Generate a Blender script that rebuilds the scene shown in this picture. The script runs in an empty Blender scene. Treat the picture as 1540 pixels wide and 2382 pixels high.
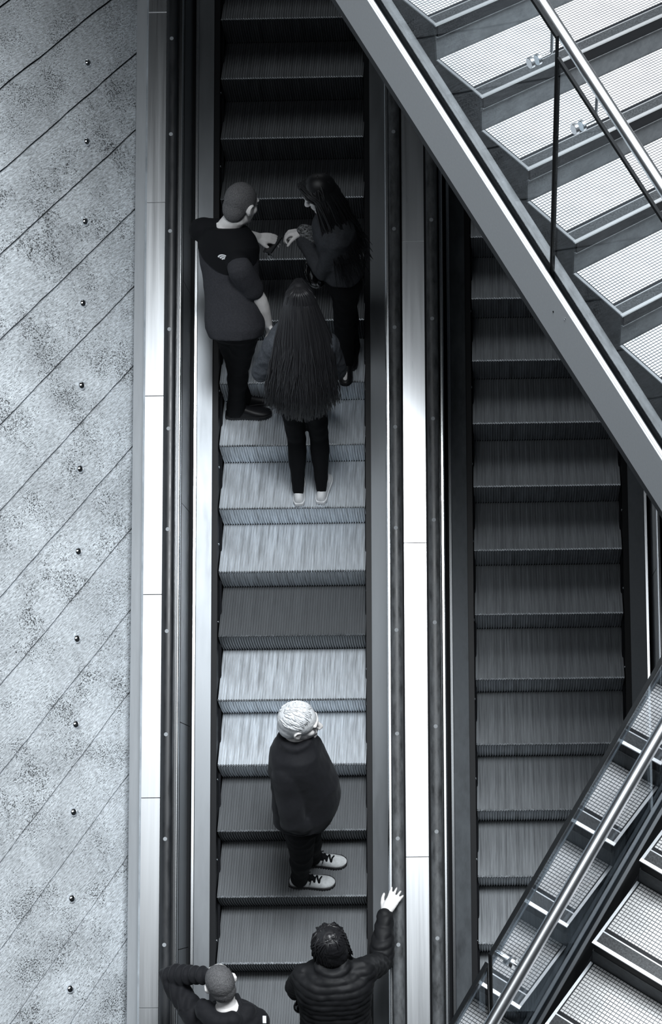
import bpy, bmesh, math, random
from mathutils import Vector, Matrix, noise
from mathutils.bvhtree import BVHTree

random.seed(7)
SC = bpy.context.scene
COL = SC.collection
PHI = math.radians(30.0)          # escalator incline
CP, SP = math.cos(PHI), math.sin(PHI)
UP0 = Vector((0, 0, 1))
Z0 = 5.0                          # height of the reference step root above the lower floor
T, RISE = 0.37493, 0.21647        # step going and rise
PITCH = T / CP                    # step pitch along the incline


def W(u, v, n):
    """incline frame (across, up the slope, normal) -> world"""
    return Vector((u, v * CP - n * SP, v * SP + n * CP + Z0))


# ------------------------------------------------------------------ camera
F, CX, CY = 3945.43, 1062.75, 1599.45
ROT = Matrix(((0.99970, -0.00990, -0.02210), (-0.01210, -0.99440, -0.10510), (-0.02090, 0.10530, -0.99420)))
CAMP = Vector((1.3489, -5.8162, 11.4201))
E_RX = Matrix.Rotation(PHI, 3, 'X')
cam_data = bpy.data.cameras.new('camera')
cam = bpy.data.objects.new('camera', cam_data)
COL.objects.link(cam)
cam_data.sensor_fit = 'AUTO'
cam_data.sensor_width = 36.0
cam_data.lens = F / 2382.0 * 36.0
cam_data.shift_x = (770.0 - CX) / 2382.0
cam_data.shift_y = (CY - 1191.0) / 2382.0
cam_data.clip_end = 200
_cx, _cy, _cz = (E_RX @ Vector(ROT[0])), (E_RX @ Vector(ROT[1])), (E_RX @ Vector(ROT[2]))
m3 = Matrix((_cx, -_cy, -_cz)).transposed()
q3 = m3.to_quaternion()
cam.matrix_world = Matrix.Translation(W(*CAMP)) @ q3.to_matrix().to_4x4()
SC.camera = cam
CAM_LOC = W(*CAMP)


def ray(x, y):
    d = Vector(((x - CX) / F, (y - CY) / F, 1.0))
    return (_cx * d.x + _cy * d.y + _cz * d.z).normalized()


def at_z(x, y, z):
    """world point on the horizontal level z"""
    r = ray(x, y)
    return CAM_LOC + r * ((z - CAM_LOC.z) / r.z)


def at_n(x, y, n):
    """world point on the plane parallel to the escalators at height n"""
    r = ray(x, y)
    nn = W(0, 0, 1) - W(0, 0, 0)
    return CAM_LOC + r * ((W(0, 0, n) - CAM_LOC).dot(nn) / r.dot(nn))


# ------------------------------------------------------------------ world, lights, exposure
world = bpy.data.worlds.new('hall_light')
SC.world = world
world.use_nodes = True
bg = world.node_tree.nodes['Background']
bg.inputs[0].default_value = (0.75, 0.88, 1.0, 1)
bg.inputs[1].default_value = 0.02


def area(name, loc, target, sx, sy, power, spread=180, color=(0.93, 0.97, 1.0)):
    l = bpy.data.lights.new(name, 'AREA')
    l.shape = 'RECTANGLE'
    l.size, l.size_y = sx, sy
    l.energy = power
    l.spread = math.radians(spread)
    l.color = color
    o = bpy.data.objects.new(name, l)
    COL.objects.link(o)
    o.location = loc
    o.rotation_euler = (Vector(target) - Vector(loc)).to_track_quat('-Z', 'Y').to_euler()
    return o


area('skylight', (-0.8, -8.8, 17.0), (-0.8, -7.8, 0), 9.0, 9.7, 450, 180)
area('stair_key_light', (2.6, -6.0, 14.0), (1.1, -6.2, 5.0), 3.0, 4.0, 820, 130)  # key lamp added above the stairs to brighten them, not a window
area('rear_sheen_light', (-1.0, 6.0, 15.0), (0.0, -3.5, 2.5), 8.0, 7.0, 70, 150)  # lamp added uphill to put a sheen on the treads, not a window

SC.view_settings.view_transform = 'Standard'
SC.view_settings.look = 'None'
SC.view_settings.exposure = 0.1
SC.view_settings.gamma = 1.0
SC.view_settings.use_curve_mapping = False


# ------------------------------------------------------------------ materials
def mat(name, col, rough=0.5, metal=0.0, spec=0.5, noise_amt=0.0, nscale=(8, 8, 8), bump=0.0, bscale=None,
        rough_amt=0.0, aniso=0.0, sheen=0.0, detail=4.0):
    m = bpy.data.materials.new(name)
    m.use_nodes = True
    nt = m.node_tree
    b = nt.nodes['Principled BSDF']
    b.inputs['Base Color'].default_value = (*col, 1)
    b.inputs['Roughness'].default_value = rough
    b.inputs['Metallic'].default_value = metal
    b.inputs['Specular IOR Level'].default_value = spec
    b.inputs['Anisotropic'].default_value = aniso
    if sheen:
        b.inputs['Sheen Weight'].default_value = sheen
        b.inputs['Sheen Tint'].default_value = (0.9, 0.95, 1, 1)
    if noise_amt or bump or rough_amt:
        tc = nt.nodes.new('ShaderNodeTexCoord')
        mp = nt.nodes.new('ShaderNodeMapping')
        mp.inputs['Scale'].default_value = nscale
        nz = nt.nodes.new('ShaderNodeTexNoise')
        nz.inputs['Scale'].default_value = 1.0
        nz.inputs['Detail'].default_value = detail
        nz.inputs['Roughness'].default_value = 0.65
        nt.links.new(tc.outputs['Object'], mp.inputs['Vector'])
        nt.links.new(mp.outputs['Vector'], nz.inputs['Vector'])
        if noise_amt:
            rp = nt.nodes.new('ShaderNodeMapRange')
            rp.inputs['From Min'].default_value = 0.3
            rp.inputs['From Max'].default_value = 0.7
            rp.inputs['To Min'].default_value = 1 - noise_amt
            rp.inputs['To Max'].default_value = 1 + noise_amt
            nt.links.new(nz.outputs['Fac'], rp.inputs['Value'])
            mx = nt.nodes.new('ShaderNodeMix')
            mx.data_type = 'RGBA'
            mx.blend_type = 'MULTIPLY'
            mx.inputs['Factor'].default_value = 1
            mx.inputs[6].default_value = (*col, 1)
            cb = nt.nodes.new('ShaderNodeCombineColor')
            for i in range(3):
                nt.links.new(rp.outputs['Result'], cb.inputs[i])
            nt.links.new(cb.outputs['Color'], mx.inputs[7])
            nt.links.new(mx.outputs[2], b.inputs['Base Color'])
        if rough_amt:
            rr = nt.nodes.new('ShaderNodeMapRange')
            rr.inputs['From Min'].default_value = 0.3
            rr.inputs['From Max'].default_value = 0.7
            rr.inputs['To Min'].default_value = max(0.02, rough - rough_amt)
            rr.inputs['To Max'].default_value = rough + rough_amt
            nt.links.new(nz.outputs['Fac'], rr.inputs['Value'])
            nt.links.new(rr.outputs['Result'], b.inputs['Roughness'])
        if bump:
            n2 = nz
            if bscale:
                mp2 = nt.nodes.new('ShaderNodeMapping')
                mp2.inputs['Scale'].default_value = bscale
                n2 = nt.nodes.new('ShaderNodeTexNoise')
                n2.inputs['Scale'].default_value = 1.0
                n2.inputs['Detail'].default_value = 5
                nt.links.new(tc.outputs['Object'], mp2.inputs['Vector'])
                nt.links.new(mp2.outputs['Vector'], n2.inputs['Vector'])
            bp = nt.nodes.new('ShaderNodeBump')
            bp.inputs['Strength'].default_value = bump
            bp.inputs['Distance'].default_value = 0.01
            nt.links.new(n2.outputs['Fac'], bp.inputs['Height'])
            nt.links.new(bp.outputs['Normal'], b.inputs['Normal'])
    return m


def grey(v, tint=0.06):
    return (v * (1 - tint), v, v * (1 + tint))


M = {}
M['deck_bright'] = mat('brushed_steel', grey(0.86, .03), 0.30, 1.0, noise_amt=0.05, nscale=(45, 0.8, 8), rough_amt=0.03)
M['deck_grey'] = mat('satin_aluminium', grey(0.22), 0.42, 0.9, noise_amt=0.08, nscale=(12, 2, 6), rough_amt=0.05)
M['deck_stained'] = mat('stained_dark_decking', grey(0.09, .1), 0.5, 0.6, noise_amt=0.35, nscale=(10, 4, 6), rough_amt=0.08)
M['edge_steel'] = mat('polished_edge_steel', grey(0.9, .03), 0.22, 1.0)
M['panel'] = mat('balustrade_panel_steel', grey(0.36), 0.38, 0.9, noise_amt=0.05, nscale=(20, 4, 20))
M['fascia'] = mat('outer_fascia_steel', grey(0.66, .03), 0.38, .75, noise_amt=0.08, nscale=(14, 1.5, 6))
M['rubber'] = mat('handrail_rubber', (0.018, 0.02, 0.023), 0.38, 0.0, 0.55, noise_amt=0.25, nscale=(20, 6, 20), rough_amt=0.1)
M['rubber_worn'] = mat('scuffed_handrail_rubber', grey(0.085), 0.45, 0.0, 0.55, noise_amt=0.6, nscale=(26, 9, 26), rough_amt=0.1)
M['dot'] = mat('printed_dot', grey(0.34), 0.6)
M['black'] = mat('black_skirt', (0.008, 0.009, 0.011), 0.45, 0.0, 0.25)
M['brush'] = mat('brush_bristle', (0.012, 0.013, 0.016), 0.8, 0, .2, bump=.6, nscale=(60, 400, 60))
M['screw'] = mat('screw_steel', grey(0.85), 0.2, 1.0)
M['dark'] = mat('dark_steel', (0.03, 0.034, 0.04), 0.6, 0.2)
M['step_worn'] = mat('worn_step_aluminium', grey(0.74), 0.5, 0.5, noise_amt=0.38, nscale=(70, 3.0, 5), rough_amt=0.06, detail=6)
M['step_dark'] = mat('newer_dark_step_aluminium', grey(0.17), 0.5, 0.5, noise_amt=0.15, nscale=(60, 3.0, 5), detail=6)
M['step_nose'] = mat('worn_glint_nosing', grey(0.55), 0.35, 1.0, noise_amt=0.6, nscale=(60, 60, 60))  # nosing wear, with its glints put into the brighter colour
M['step_right'] = mat('pale_step_aluminium', grey(0.36), 0.45, 0.6, noise_amt=0.4, nscale=(70, 1.5, 4), detail=7)
M['step_shaded'] = mat('shaded_step_aluminium', grey(0.14), 0.45, 0.6, noise_amt=0.4, nscale=(70, 1.5, 4), detail=7)  # darker step metal: shade on the upper left steps put into colour
M['st_side'] = mat('dark_stone', grey(0.03, .1), 0.65, 0, .2, noise_amt=0.3, nscale=(14, 14, 14))
M['st_riser'] = mat('grey_riser_stone', grey(0.10, .08), 0.6, 0, .2, noise_amt=0.25, nscale=(16, 16, 16))
M['st_strip'] = mat('speckled_nosing_stone', grey(0.036, .08), 0.55, 0, .25, noise_amt=0.7, nscale=(130, 130, 130))
M['st_black'] = mat('black_recess', (0.006, 0.007, 0.009), 0.6, 0, .2)
M['st_edge'] = mat('nosing_steel', grey(0.62, .03), 0.45, 0.8)
M['st_end'] = mat('tread_end_steel', grey(0.38, .04), 0.5, 0.7)
M['st_fascia'] = mat('painted_stringer_steel', grey(0.55, .05), 0.5, 0.0, .4, noise_amt=0.04, nscale=(90, 90, 90))
M['st_curb'] = mat('worn_curb_steel', grey(0.10, .06), 0.5, 0.3, noise_amt=0.35, nscale=(30, 8, 30))
M['tube'] = mat('polished_tube_steel', grey(0.95, .03), 0.3, 1.0)
M['concrete_floor'] = mat('dark_floor', grey(0.03), 0.7)

# concrete planks: pale board-marked panels with dark pores and grain
def concrete():
    m = mat('board_marked_concrete', grey(0.45, .04), 0.8, 0, .25)
    nt = m.node_tree
    b = nt.nodes['Principled BSDF']
    tc = nt.nodes.new('ShaderNodeTexCoord')

    def nz(scale, detail, rough, rotz=0.0, loc=(0, 0, 0)):
        mp = nt.nodes.new('ShaderNodeMapping')
        mp.inputs['Scale'].default_value = scale
        mp.inputs['Location'].default_value = loc
        r0 = nt.nodes.new('ShaderNodeMapping')
        r0.inputs['Rotation'].default_value = (0, 0, rotz)
        n = nt.nodes.new('ShaderNodeTexNoise')
        n.inputs['Scale'].default_value = 1
        n.inputs['Detail'].default_value = detail
        n.inputs['Roughness'].default_value = rough
        nt.links.new(tc.outputs['Object'], r0.inputs['Vector'])
        nt.links.new(r0.outputs['Vector'], mp.inputs['Vector'])
        nt.links.new(mp.outputs['Vector'], n.inputs['Vector'])
        return n.outputs['Fac']

    def rng(src, a, bb, c, d):
        r = nt.nodes.new('ShaderNodeMapRange')
        for k, v in zip(('From Min', 'From Max', 'To Min', 'To Max'), (a, bb, c, d)):
            r.inputs[k].default_value = v
        nt.links.new(src, r.inputs['Value'])
        return r.outputs['Result']

    def mul(a, bb):
        x = nt.nodes.new('ShaderNodeMath')
        x.operation = 'MULTIPLY'
        nt.links.new(a, x.inputs[0])
        nt.links.new(bb, x.inputs[1])
        return x.outputs[0]
    big = rng(nz((2.2, 2.2, 2.2), 3, .6), .35, .65, .80, 1.12)
    grain = rng(nz((30, 130, 60), 6, .75, math.radians(-38)), .36, .64, .45, 1.3)
    # pores: thresholded mid noise, denser where a slow mask says so
    pore = nz((120, 120, 120), 2, .5)
    mask = rng(nz((3.4, 3.4, 3.4), 3, .6, 0, (4, 1, 2)), .41, .64, .0, .15)
    add = nt.nodes.new('ShaderNodeMath')
    add.operation = 'ADD'
    nt.links.new(pore, add.inputs[0])
    nt.links.new(mask, add.inputs[1])
    pr = rng(add.outputs[0], .655, .73, 1.0, .16)
    crack = rng(nz((9, 60, 20), 2, .5, math.radians(35), (1, 7, 0)), .70, .76, 1.0, .35)
    fac = mul(mul(mul(big, grain), pr), crack)
    cb = nt.nodes.new('ShaderNodeCombineColor')
    for i, k in enumerate((0.67, 0.715, 0.755)):
        s = nt.nodes.new('ShaderNodeMath')
        s.operation = 'MULTIPLY'
        s.inputs[1].default_value = k
        nt.links.new(fac, s.inputs[0])
        nt.links.new(s.outputs[0], cb.inputs[i])
    nt.links.new(cb.outputs['Color'], b.inputs['Base Color'])
    bp = nt.nodes.new('ShaderNodeBump')
    bp.inputs['Strength'].default_value = .35
    bp.inputs['Distance'].default_value = .006
    nt.links.new(fac, bp.inputs['Height'])
    nt.links.new(bp.outputs['Normal'], b.inputs['Normal'])
    return m


M['concrete'] = concrete()


def grating():
    m = mat('pale_grating', grey(0.8, .03), 0.5)
    nt = m.node_tree
    b = nt.nodes['Principled BSDF']
    tc = nt.nodes.new('ShaderNodeTexCoord')
    sp = nt.nodes.new('ShaderNodeSeparateXYZ')
    nt.links.new(tc.outputs['Object'], sp.inputs[0])
    outs = []
    for ax, p, w in ((0, 0.0155, 0.15), (1, 0.0150, 0.28)):
        d = nt.nodes.new('ShaderNodeMath'); d.operation = 'DIVIDE'; d.inputs[1].default_value = p
        nt.links.new(sp.outputs[ax], d.inputs[0])
        f = nt.nodes.new('ShaderNodeMath'); f.operation = 'FRACT'
        nt.links.new(d.outputs[0], f.inputs[0])
        g = nt.nodes.new('ShaderNodeMath'); g.operation = 'GREATER_THAN'; g.inputs[1].default_value = w
        nt.links.new(f.outputs[0], g.inputs[0])
        outs.append(g.outputs[0])
    mu = nt.nodes.new('ShaderNodeMath'); mu.operation = 'MULTIPLY'
    nt.links.new(outs[0], mu.inputs[0]); nt.links.new(outs[1], mu.inputs[1])
    mx = nt.nodes.new('ShaderNodeMix'); mx.data_type = 'RGBA'
    mx.inputs[6].default_value = (.03, .034, .04, 1)
    nz = nt.nodes.new('ShaderNodeTexNoise'); nz.inputs['Scale'].default_value = 9; nz.inputs['Detail'].default_value = 5
    nt.links.new(tc.outputs['Object'], nz.inputs['Vector'])
    rp = nt.nodes.new('ShaderNodeMapRange')
    for k, v in zip(('From Min', 'From Max', 'To Min', 'To Max'), (.35, .65, .47, .60)):
        rp.inputs[k].default_value = v
    nt.links.new(nz.outputs['Fac'], rp.inputs['Value'])
    nt.links.new(rp.outputs['Result'], mx.inputs[7])
    nt.links.new(mu.outputs[0], mx.inputs['Factor'])
    nt.links.new(mx.outputs[2], b.inputs['Base Color'])
    return m


M['grating'] = grating()


def glass(name, r0, power, tint):
    m = bpy.data.materials.new(name)
    m.use_nodes = True
    nt = m.node_tree
    nt.nodes.clear()
    out = nt.nodes.new('ShaderNodeOutputMaterial')
    geo = nt.nodes.new('ShaderNodeNewGeometry')
    dot = nt.nodes.new('ShaderNodeVectorMath'); dot.operation = 'DOT_PRODUCT'
    nt.links.new(geo.outputs['Normal'], dot.inputs[0]); nt.links.new(geo.outputs['Incoming'], dot.inputs[1])
    ab = nt.nodes.new('ShaderNodeMath'); ab.operation = 'ABSOLUTE'
    nt.links.new(dot.outputs['Value'], ab.inputs[0])
    om = nt.nodes.new('ShaderNodeMath'); om.operation = 'SUBTRACT'; om.inputs[0].default_value = 1
    nt.links.new(ab.outputs[0], om.inputs[1])
    pw = nt.nodes.new('ShaderNodeMath'); pw.operation = 'POWER'; pw.inputs[1].default_value = power
    nt.links.new(om.outputs[0], pw.inputs[0])
    ma = nt.nodes.new('ShaderNodeMath'); ma.operation = 'MULTIPLY_ADD'; ma.inputs[1].default_value = 1 - r0; ma.inputs[2].default_value = r0
    nt.links.new(pw.outputs[0], ma.inputs[0])
    tr = nt.nodes.new('ShaderNodeBsdfTransparent'); tr.inputs[0].default_value = (*tint, 1)
    gl = nt.nodes.new('ShaderNodeBsdfGlossy'); gl.inputs['Roughness'].default_value = 0.0
    gl.inputs['Color'].default_value = (.97, .98, 1, 1)
    mx = nt.nodes.new('ShaderNodeMixShader')
    nt.links.new(ma.outputs[0], mx.inputs[0]); nt.links.new(tr.outputs[0], mx.inputs[1]); nt.links.new(gl.outputs[0], mx.inputs[2])
    nt.links.new(mx.outputs[0], out.inputs['Surface'])
    return m


M['glass'] = glass('clear_glass', .010, 6, (.95, .97, .98))
M['glass_mirror'] = glass('reflective_glass', .05, 3, (.62, .66, .69))
M['glass_edge'] = mat('dark_glass_edge', (0.004, 0.005, 0.006), 0.5, 0, .1)
M['skin'] = mat('skin', (0.84, 0.82, 0.81), 0.5, 0, .4, noise_amt=.06, nscale=(40, 40, 40))
M['eye'] = mat('eye', (0.25, 0.25, 0.26), 0.15)
M['hair_dark'] = mat('dark_hair', (0.012, 0.012, 0.014), 0.42, 0, .5)
M['hair_long'] = mat('long_brown_hair', (0.022, 0.022, 0.025), 0.4, 0, .6)
M['hair_short'] = mat('short_hair', (0.12, 0.12, 0.125), 0.6, 0, .3, noise_amt=.5, nscale=(160, 160, 160), bump=.6, bscale=(220, 220, 220))
M['hair_white'] = mat('white_hair', (0.72, 0.74, 0.76), 0.55, 0, .3, noise_amt=.12, nscale=(60, 60, 60))
M['cloth_black'] = mat('black_cloth', (0.006, 0.0065, 0.008), 0.8, 0, .15)
M['cloth_jacket'] = mat('black_jacket', (0.009, 0.0095, 0.012), 0.78, 0, .22, sheen=.05, noise_amt=.15, nscale=(60, 60, 60))
M['puffer'] = mat('black_puffer', (0.009, 0.0095, 0.011), 0.62, 0, .28)
M['cloth_grey'] = mat('charcoal_jersey', (0.035, 0.036, 0.042), 0.85, 0, .2, noise_amt=.2, nscale=(90, 90, 90))
M['cloth_sweater'] = mat('grey_sweater', (0.05, 0.053, 0.06), 0.85, 0, .2, noise_amt=.2, nscale=(70, 70, 70))
M['cloth_denim'] = mat('grey_denim', (0.075, 0.082, 0.095), 0.85, 0, .2, noise_amt=.3, nscale=(120, 120, 120))
M['trousers'] = mat('black_trousers', (0.008, 0.0085, 0.01), 0.8, 0, .15)
M['shoe_black'] = mat('black_shoe', (0.01, 0.01, 0.012), 0.45, 0, .4)
M['shoe_white'] = mat('white_shoe', (0.8, 0.82, 0.84), 0.5, 0, .4, noise_amt=.08, nscale=(30, 30, 30))
M['shoe_pale'] = mat('pale_knit_shoe', (0.55, 0.57, 0.58), 0.6, 0, .3, noise_amt=.18, nscale=(40, 40, 40))
M['white'] = mat('white_print', (0.75, 0.77, 0.79), 0.6)
M['pattern'] = mat('patterned_cloth', (0.16, 0.165, 0.17), 0.8, 0, .2, noise_amt=.95, nscale=(90, 90, 90), detail=1)
M['gloss_black'] = mat('gloss_black', (0.006, 0.006, 0.007), 0.12, 0, .6)
M['chrome'] = mat('chrome', (0.9, 0.92, 0.94), 0.1, 1.0)


# ------------------------------------------------------------------ object helpers
def link(name, me, parent=None, m=None):
    o = bpy.data.objects.new(name, me)
    COL.objects.link(o)
    if parent is not None:
        o.parent = parent
    if m is not None:
        for x in (m if isinstance(m, (list, tuple)) else [m]):
            me.materials.append(x)
    return o


def tag(o, label, cat, group=None):
    o['label'] = label
    o['category'] = cat
    if group:
        o['group'] = group
    return o


def empty(name, loc, rot=(0, 0, 0), label=None, cat=None, group=None):
    o = bpy.data.objects.new(name, None)
    o.empty_display_size = 0.1
    COL.objects.link(o)
    o.location = loc
    o.rotation_euler = rot
    if label:
        tag(o, label, cat, group)
    return o


class MB:
    """collects closed shapes into one mesh"""
    def __init__(self):
        self.v, self.f, self.mi = [], [], []

    def add(self, vs, fs, mi=0):
        k = len(self.v)
        self.v += [tuple(x) for x in vs]
        self.f += [tuple(i + k for i in f) for f in fs]
        self.mi += [mi] * len(fs)

    def box(self, x0, x1, y0, y1, z0, z1, mi=0):
        vs = [(x, y, z) for z in (z0, z1) for y in (y0, y1) for x in (x0, x1)]
        self.add(vs, [(0, 2, 3, 1), (4, 5, 7, 6), (0, 1, 5, 4), (2, 6, 7, 3), (0, 4, 6, 2), (1, 3, 7, 5)], mi)

    def extrude(self, prof, y0, y1, mi=0):
        """closed profile of (x, z) swept along y"""
        n = len(prof)
        vs = [(x, y0, z) for x, z in prof] + [(x, y1, z) for x, z in prof]
        fs = [(i, (i + 1) % n, n + (i + 1) % n, n + i) for i in range(n)]
        fs += [tuple(range(n - 1, -1, -1)), tuple(range(n, 2 * n))]
        self.add(vs, fs, mi)

    def tube(self, pts, rads, seg=12, mi=0, round_caps=False):
        pts = [Vector(p) for p in pts]
        if not isinstance(rads, (list, tuple)):
            rads = [rads] * len(pts)
        if round_caps:
            d0 = (pts[0] - pts[1]).normalized(); d1 = (pts[-1] - pts[-2]).normalized()
            r0, r1 = rads[0], rads[-1]
            P, Q = [], []
            for a in (80, 55, 28):
                P.append(pts[0] + d0 * r0 * math.sin(math.radians(a))); Q.append(r0 * math.cos(math.radians(a)))
            P += pts; Q += list(rads)
            for a in (28, 55, 80):
                P.append(pts[-1] + d1 * r1 * math.sin(math.radians(a))); Q.append(r1 * math.cos(math.radians(a)))
            pts, rads = P, Q
        k = len(pts)
        vs, fs = [], []
        up = None
        for i, p in enumerate(pts):
            d = (pts[min(i + 1, k - 1)] - pts[max(i - 1, 0)])
            d = d.normalized() if d.length > 1e-9 else Vector((0, 0, 1))
            if up is None:
                up = d.orthogonal().normalized()
            up = (up - d * up.dot(d))
            up = up.normalized() if up.length > 1e-6 else d.orthogonal().normalized()
            s = d.cross(up)
            for j in range(seg):
                a = 2 * math.pi * j / seg
                vs.append(p + (up * math.cos(a) + s * math.sin(a)) * rads[i])
        for i in range(k - 1):
            for j in range(seg):
                a, b = i * seg + j, i * seg + (j + 1) % seg
                fs.append((a, b, b + seg, a + seg))
        fs.append(tuple(range(seg - 1, -1, -1)))
        fs.append(tuple((k - 1) * seg + j for j in range(seg)))
        self.add(vs, fs, mi)

    def ell(self, c, ax, r, seg=20, rings=12, mi=0):
        """ellipsoid: centre, three axes, three radii"""
        c = Vector(c)
        vs = [c + ax[2] * r[2]]
        for i in range(1, rings):
            th = math.pi * i / rings
            for j in range(seg):
                a = 2 * math.pi * j / seg
                vs.append(c + ax[0] * (r[0] * math.sin(th) * math.cos(a)) + ax[1] * (r[1] * math.sin(th) * math.sin(a)) + ax[2] * (r[2] * math.cos(th)))
        vs.append(c - ax[2] * r[2])
        fs = [(0, 1 + j, 1 + (j + 1) % seg) for j in range(seg)]
        for i in range(rings - 2):
            for j in range(seg):
                a, b = 1 + i * seg + j, 1 + i * seg + (j + 1) % seg
                fs.append((a, a + seg, b + seg, b))
        last = len(vs) - 1
        o = 1 + (rings - 2) * seg
        fs += [(last, o + (j + 1) % seg, o + j) for j in range(seg)]
        self.add(vs, fs, mi)

    def mesh(self, name, smooth=False, fix=True):
        me = bpy.data.meshes.new(name)
        me.from_pydata(self.v, [], self.f)
        me.polygons.foreach_set('material_index', self.mi)
        if fix:
            bm = bmesh.new()
            bm.from_mesh(me)
            bmesh.ops.recalc_face_normals(bm, faces=bm.faces)
            bm.to_mesh(me)
            bm.free()
        me.polygons.foreach_set('use_smooth', [smooth] * len(me.polygons))
        me.update()
        return me

    def build(self, name, m, parent=None, smooth=False, angle=None, bevel=0.0):
        o = link(name, self.mesh(name, smooth), parent, m)
        if bevel:
            md = o.modifiers.new('bevel', 'BEVEL')
            md.width = bevel
            md.segments = 2
            md.limit_method = 'ANGLE'
        if angle:
            o.data.polygons.foreach_set('use_smooth', [True] * len(o.data.polygons))
            try:
                o.data.set_sharp_from_angle(angle=math.radians(angle))
            except Exception:
                pass
        return o

    def organic(self, name, m, parent=None, voxel=0.008, smooth=6, wrinkle=None):
        """union of all shapes as one continuous skin"""
        me = self.mesh(name + '_raw')
        tmp = bpy.data.objects.new('tmp', me)
        COL.objects.link(tmp)
        r = tmp.modifiers.new('r', 'REMESH')
        r.mode = 'VOXEL'
        r.voxel_size = voxel
        if smooth:
            s = tmp.modifiers.new('s', 'SMOOTH')
            s.factor = 0.5
            s.iterations = smooth
        dg = bpy.context.evaluated_depsgraph_get()
        ev = tmp.evaluated_get(dg)
        out = bpy.data.meshes.new_from_object(ev)
        out.name = name
        bpy.data.objects.remove(tmp)
        bpy.data.meshes.remove(me)
        out.materials.clear()
        if wrinkle:
            nrm = [v.normal.copy() for v in out.vertices]
            for v, nn in zip(out.vertices, nrm):
                v.co += nn * wrinkle(v.co)
        out.polygons.foreach_set('use_smooth', [True] * len(out.polygons))
        out.update()
        return link(name, out, parent, m)


def copy_tree(o, parent=None):
    c = o.copy()
    COL.objects.link(c)
    c.parent = parent
    for ch in list(o.children):
        copy_tree(ch, c)
    return c


# ------------------------------------------------------------------ setting: lower floor, leaning plank wall
fl = MB()
fl.box(-6, 8, -16, 6, -0.3, 0)
o = fl.build('floor', M['concrete_floor'])
o['kind'] = 'structure'

# unseen slab added to keep skylight off the head of the escalators
cl = MB()
cl.box(-6.0, 1.2, -3.9, 1.6, 10.9, 11.2)
o = cl.build('shade_slab', M['concrete_floor'])
o['kind'] = 'structure'

# wall leans outwards to the left; local x = down the lean (to the right), y = up the escalator slope, z = outwards
WU, WN = -1.005, 0.565
JD = Vector((0.6353, 1.1876, -0.8933))              # direction of the plank joints in the incline frame
lean = Vector((-JD.x, 0, -JD.z)).normalized()        # up the wall
run = math.hypot(JD.x, JD.z)
slope = JD.y / run                                   # joint: going up the wall moves down the slope
EX = W(-lean.x, 0, -lean.z) - W(0, 0, 0)             # local x runs down the lean
EY = W(0, 1, 0) - W(0, 0, 0)
EZ = EX.cross(EY)
wall_mat = Matrix((EX, EY, EZ)).transposed().to_4x4()
wall_mat.translation = W(WU, 0, WN)
edge_y = [122, 300, 482, 660, 845, 1034, 1221, 1411, 1602, 1793, 1983, 2180]
edge_x = [321, 320, 319, 318.5, 317, 313.5, 313, 311, 308, 306, 304, 300]
wi = wall_mat.inverted()
jv = []
for x, y in zip(edge_x, edge_y):
    r = wi.to_3x3() @ ray(x, y)
    c0 = wi @ CAM_LOC
    p = c0 + r * (-c0.z / r.z)
    jv.append(p.y - p.x * slope)
step_ = (jv[-1] - jv[0]) / (len(jv) - 1)
jv = [jv[0] - step_ * k for k in range(5, 0, -1)] + jv + [jv[-1] + step_ * k for k in range(1, 14)]
wl = MB()
SW = 2.6                                             # visible height of the wall along the lean
rj = random.Random(3)
NS = 44


def joint(v, seed):
    r2 = random.Random(seed)
    off = 0
    out = []
    for k in range(NS + 1):
        s = -0.03 + (SW + .03) * k / NS
        off = off * .55 + r2.uniform(-.0042, .0042)
        out.append((-s, v - slope * s + off))
    return out


for k in range(len(jv) - 1):
    a, b = joint(jv[k], k), joint(jv[k + 1], k + 1)   # a above b
    g = 0.009
    top = [(s, v - g, 0.0) for s, v in a]
    bot = [(s, v + g, 0.0) for s, v in b]
    dz = rj.uniform(-.004, .004)
    ring = [(x, y, z + dz) for x, y, z in top + bot[::-1]]
    n = len(ring)
    back = [(x, y, -0.05) for x, y, z in ring]
    fs = [(i, (i + 1) % n, n + (i + 1) % n, n + i) for i in range(n)]
    # strip faces so the panel is clean quads
    fs += [(i, n - 1 - i, n - 2 - i, i + 1) for i in range(NS)]
    wl.add(ring + back, fs)
back = [(.05, jv[0] + .3, -.045), (-SW, jv[0] - slope * SW + .3, -.045), (-SW, jv[-1] - slope * SW - .3, -.045), (.05, jv[-1] - .3, -.045)]
bk2 = [(x, y, -.12) for x, y, z in back]
wl.add(back + bk2, [(0, 1, 2, 3), (4, 7, 6, 5), (0, 4, 5, 1), (1, 5, 6, 2), (2, 6, 7, 3), (3, 7, 4, 0)], 1)
wall = wl.build('wall_left', [M['concrete'], M['dark']])
wall.matrix_world = wall_mat
wall['kind'] = 'structure'

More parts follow.
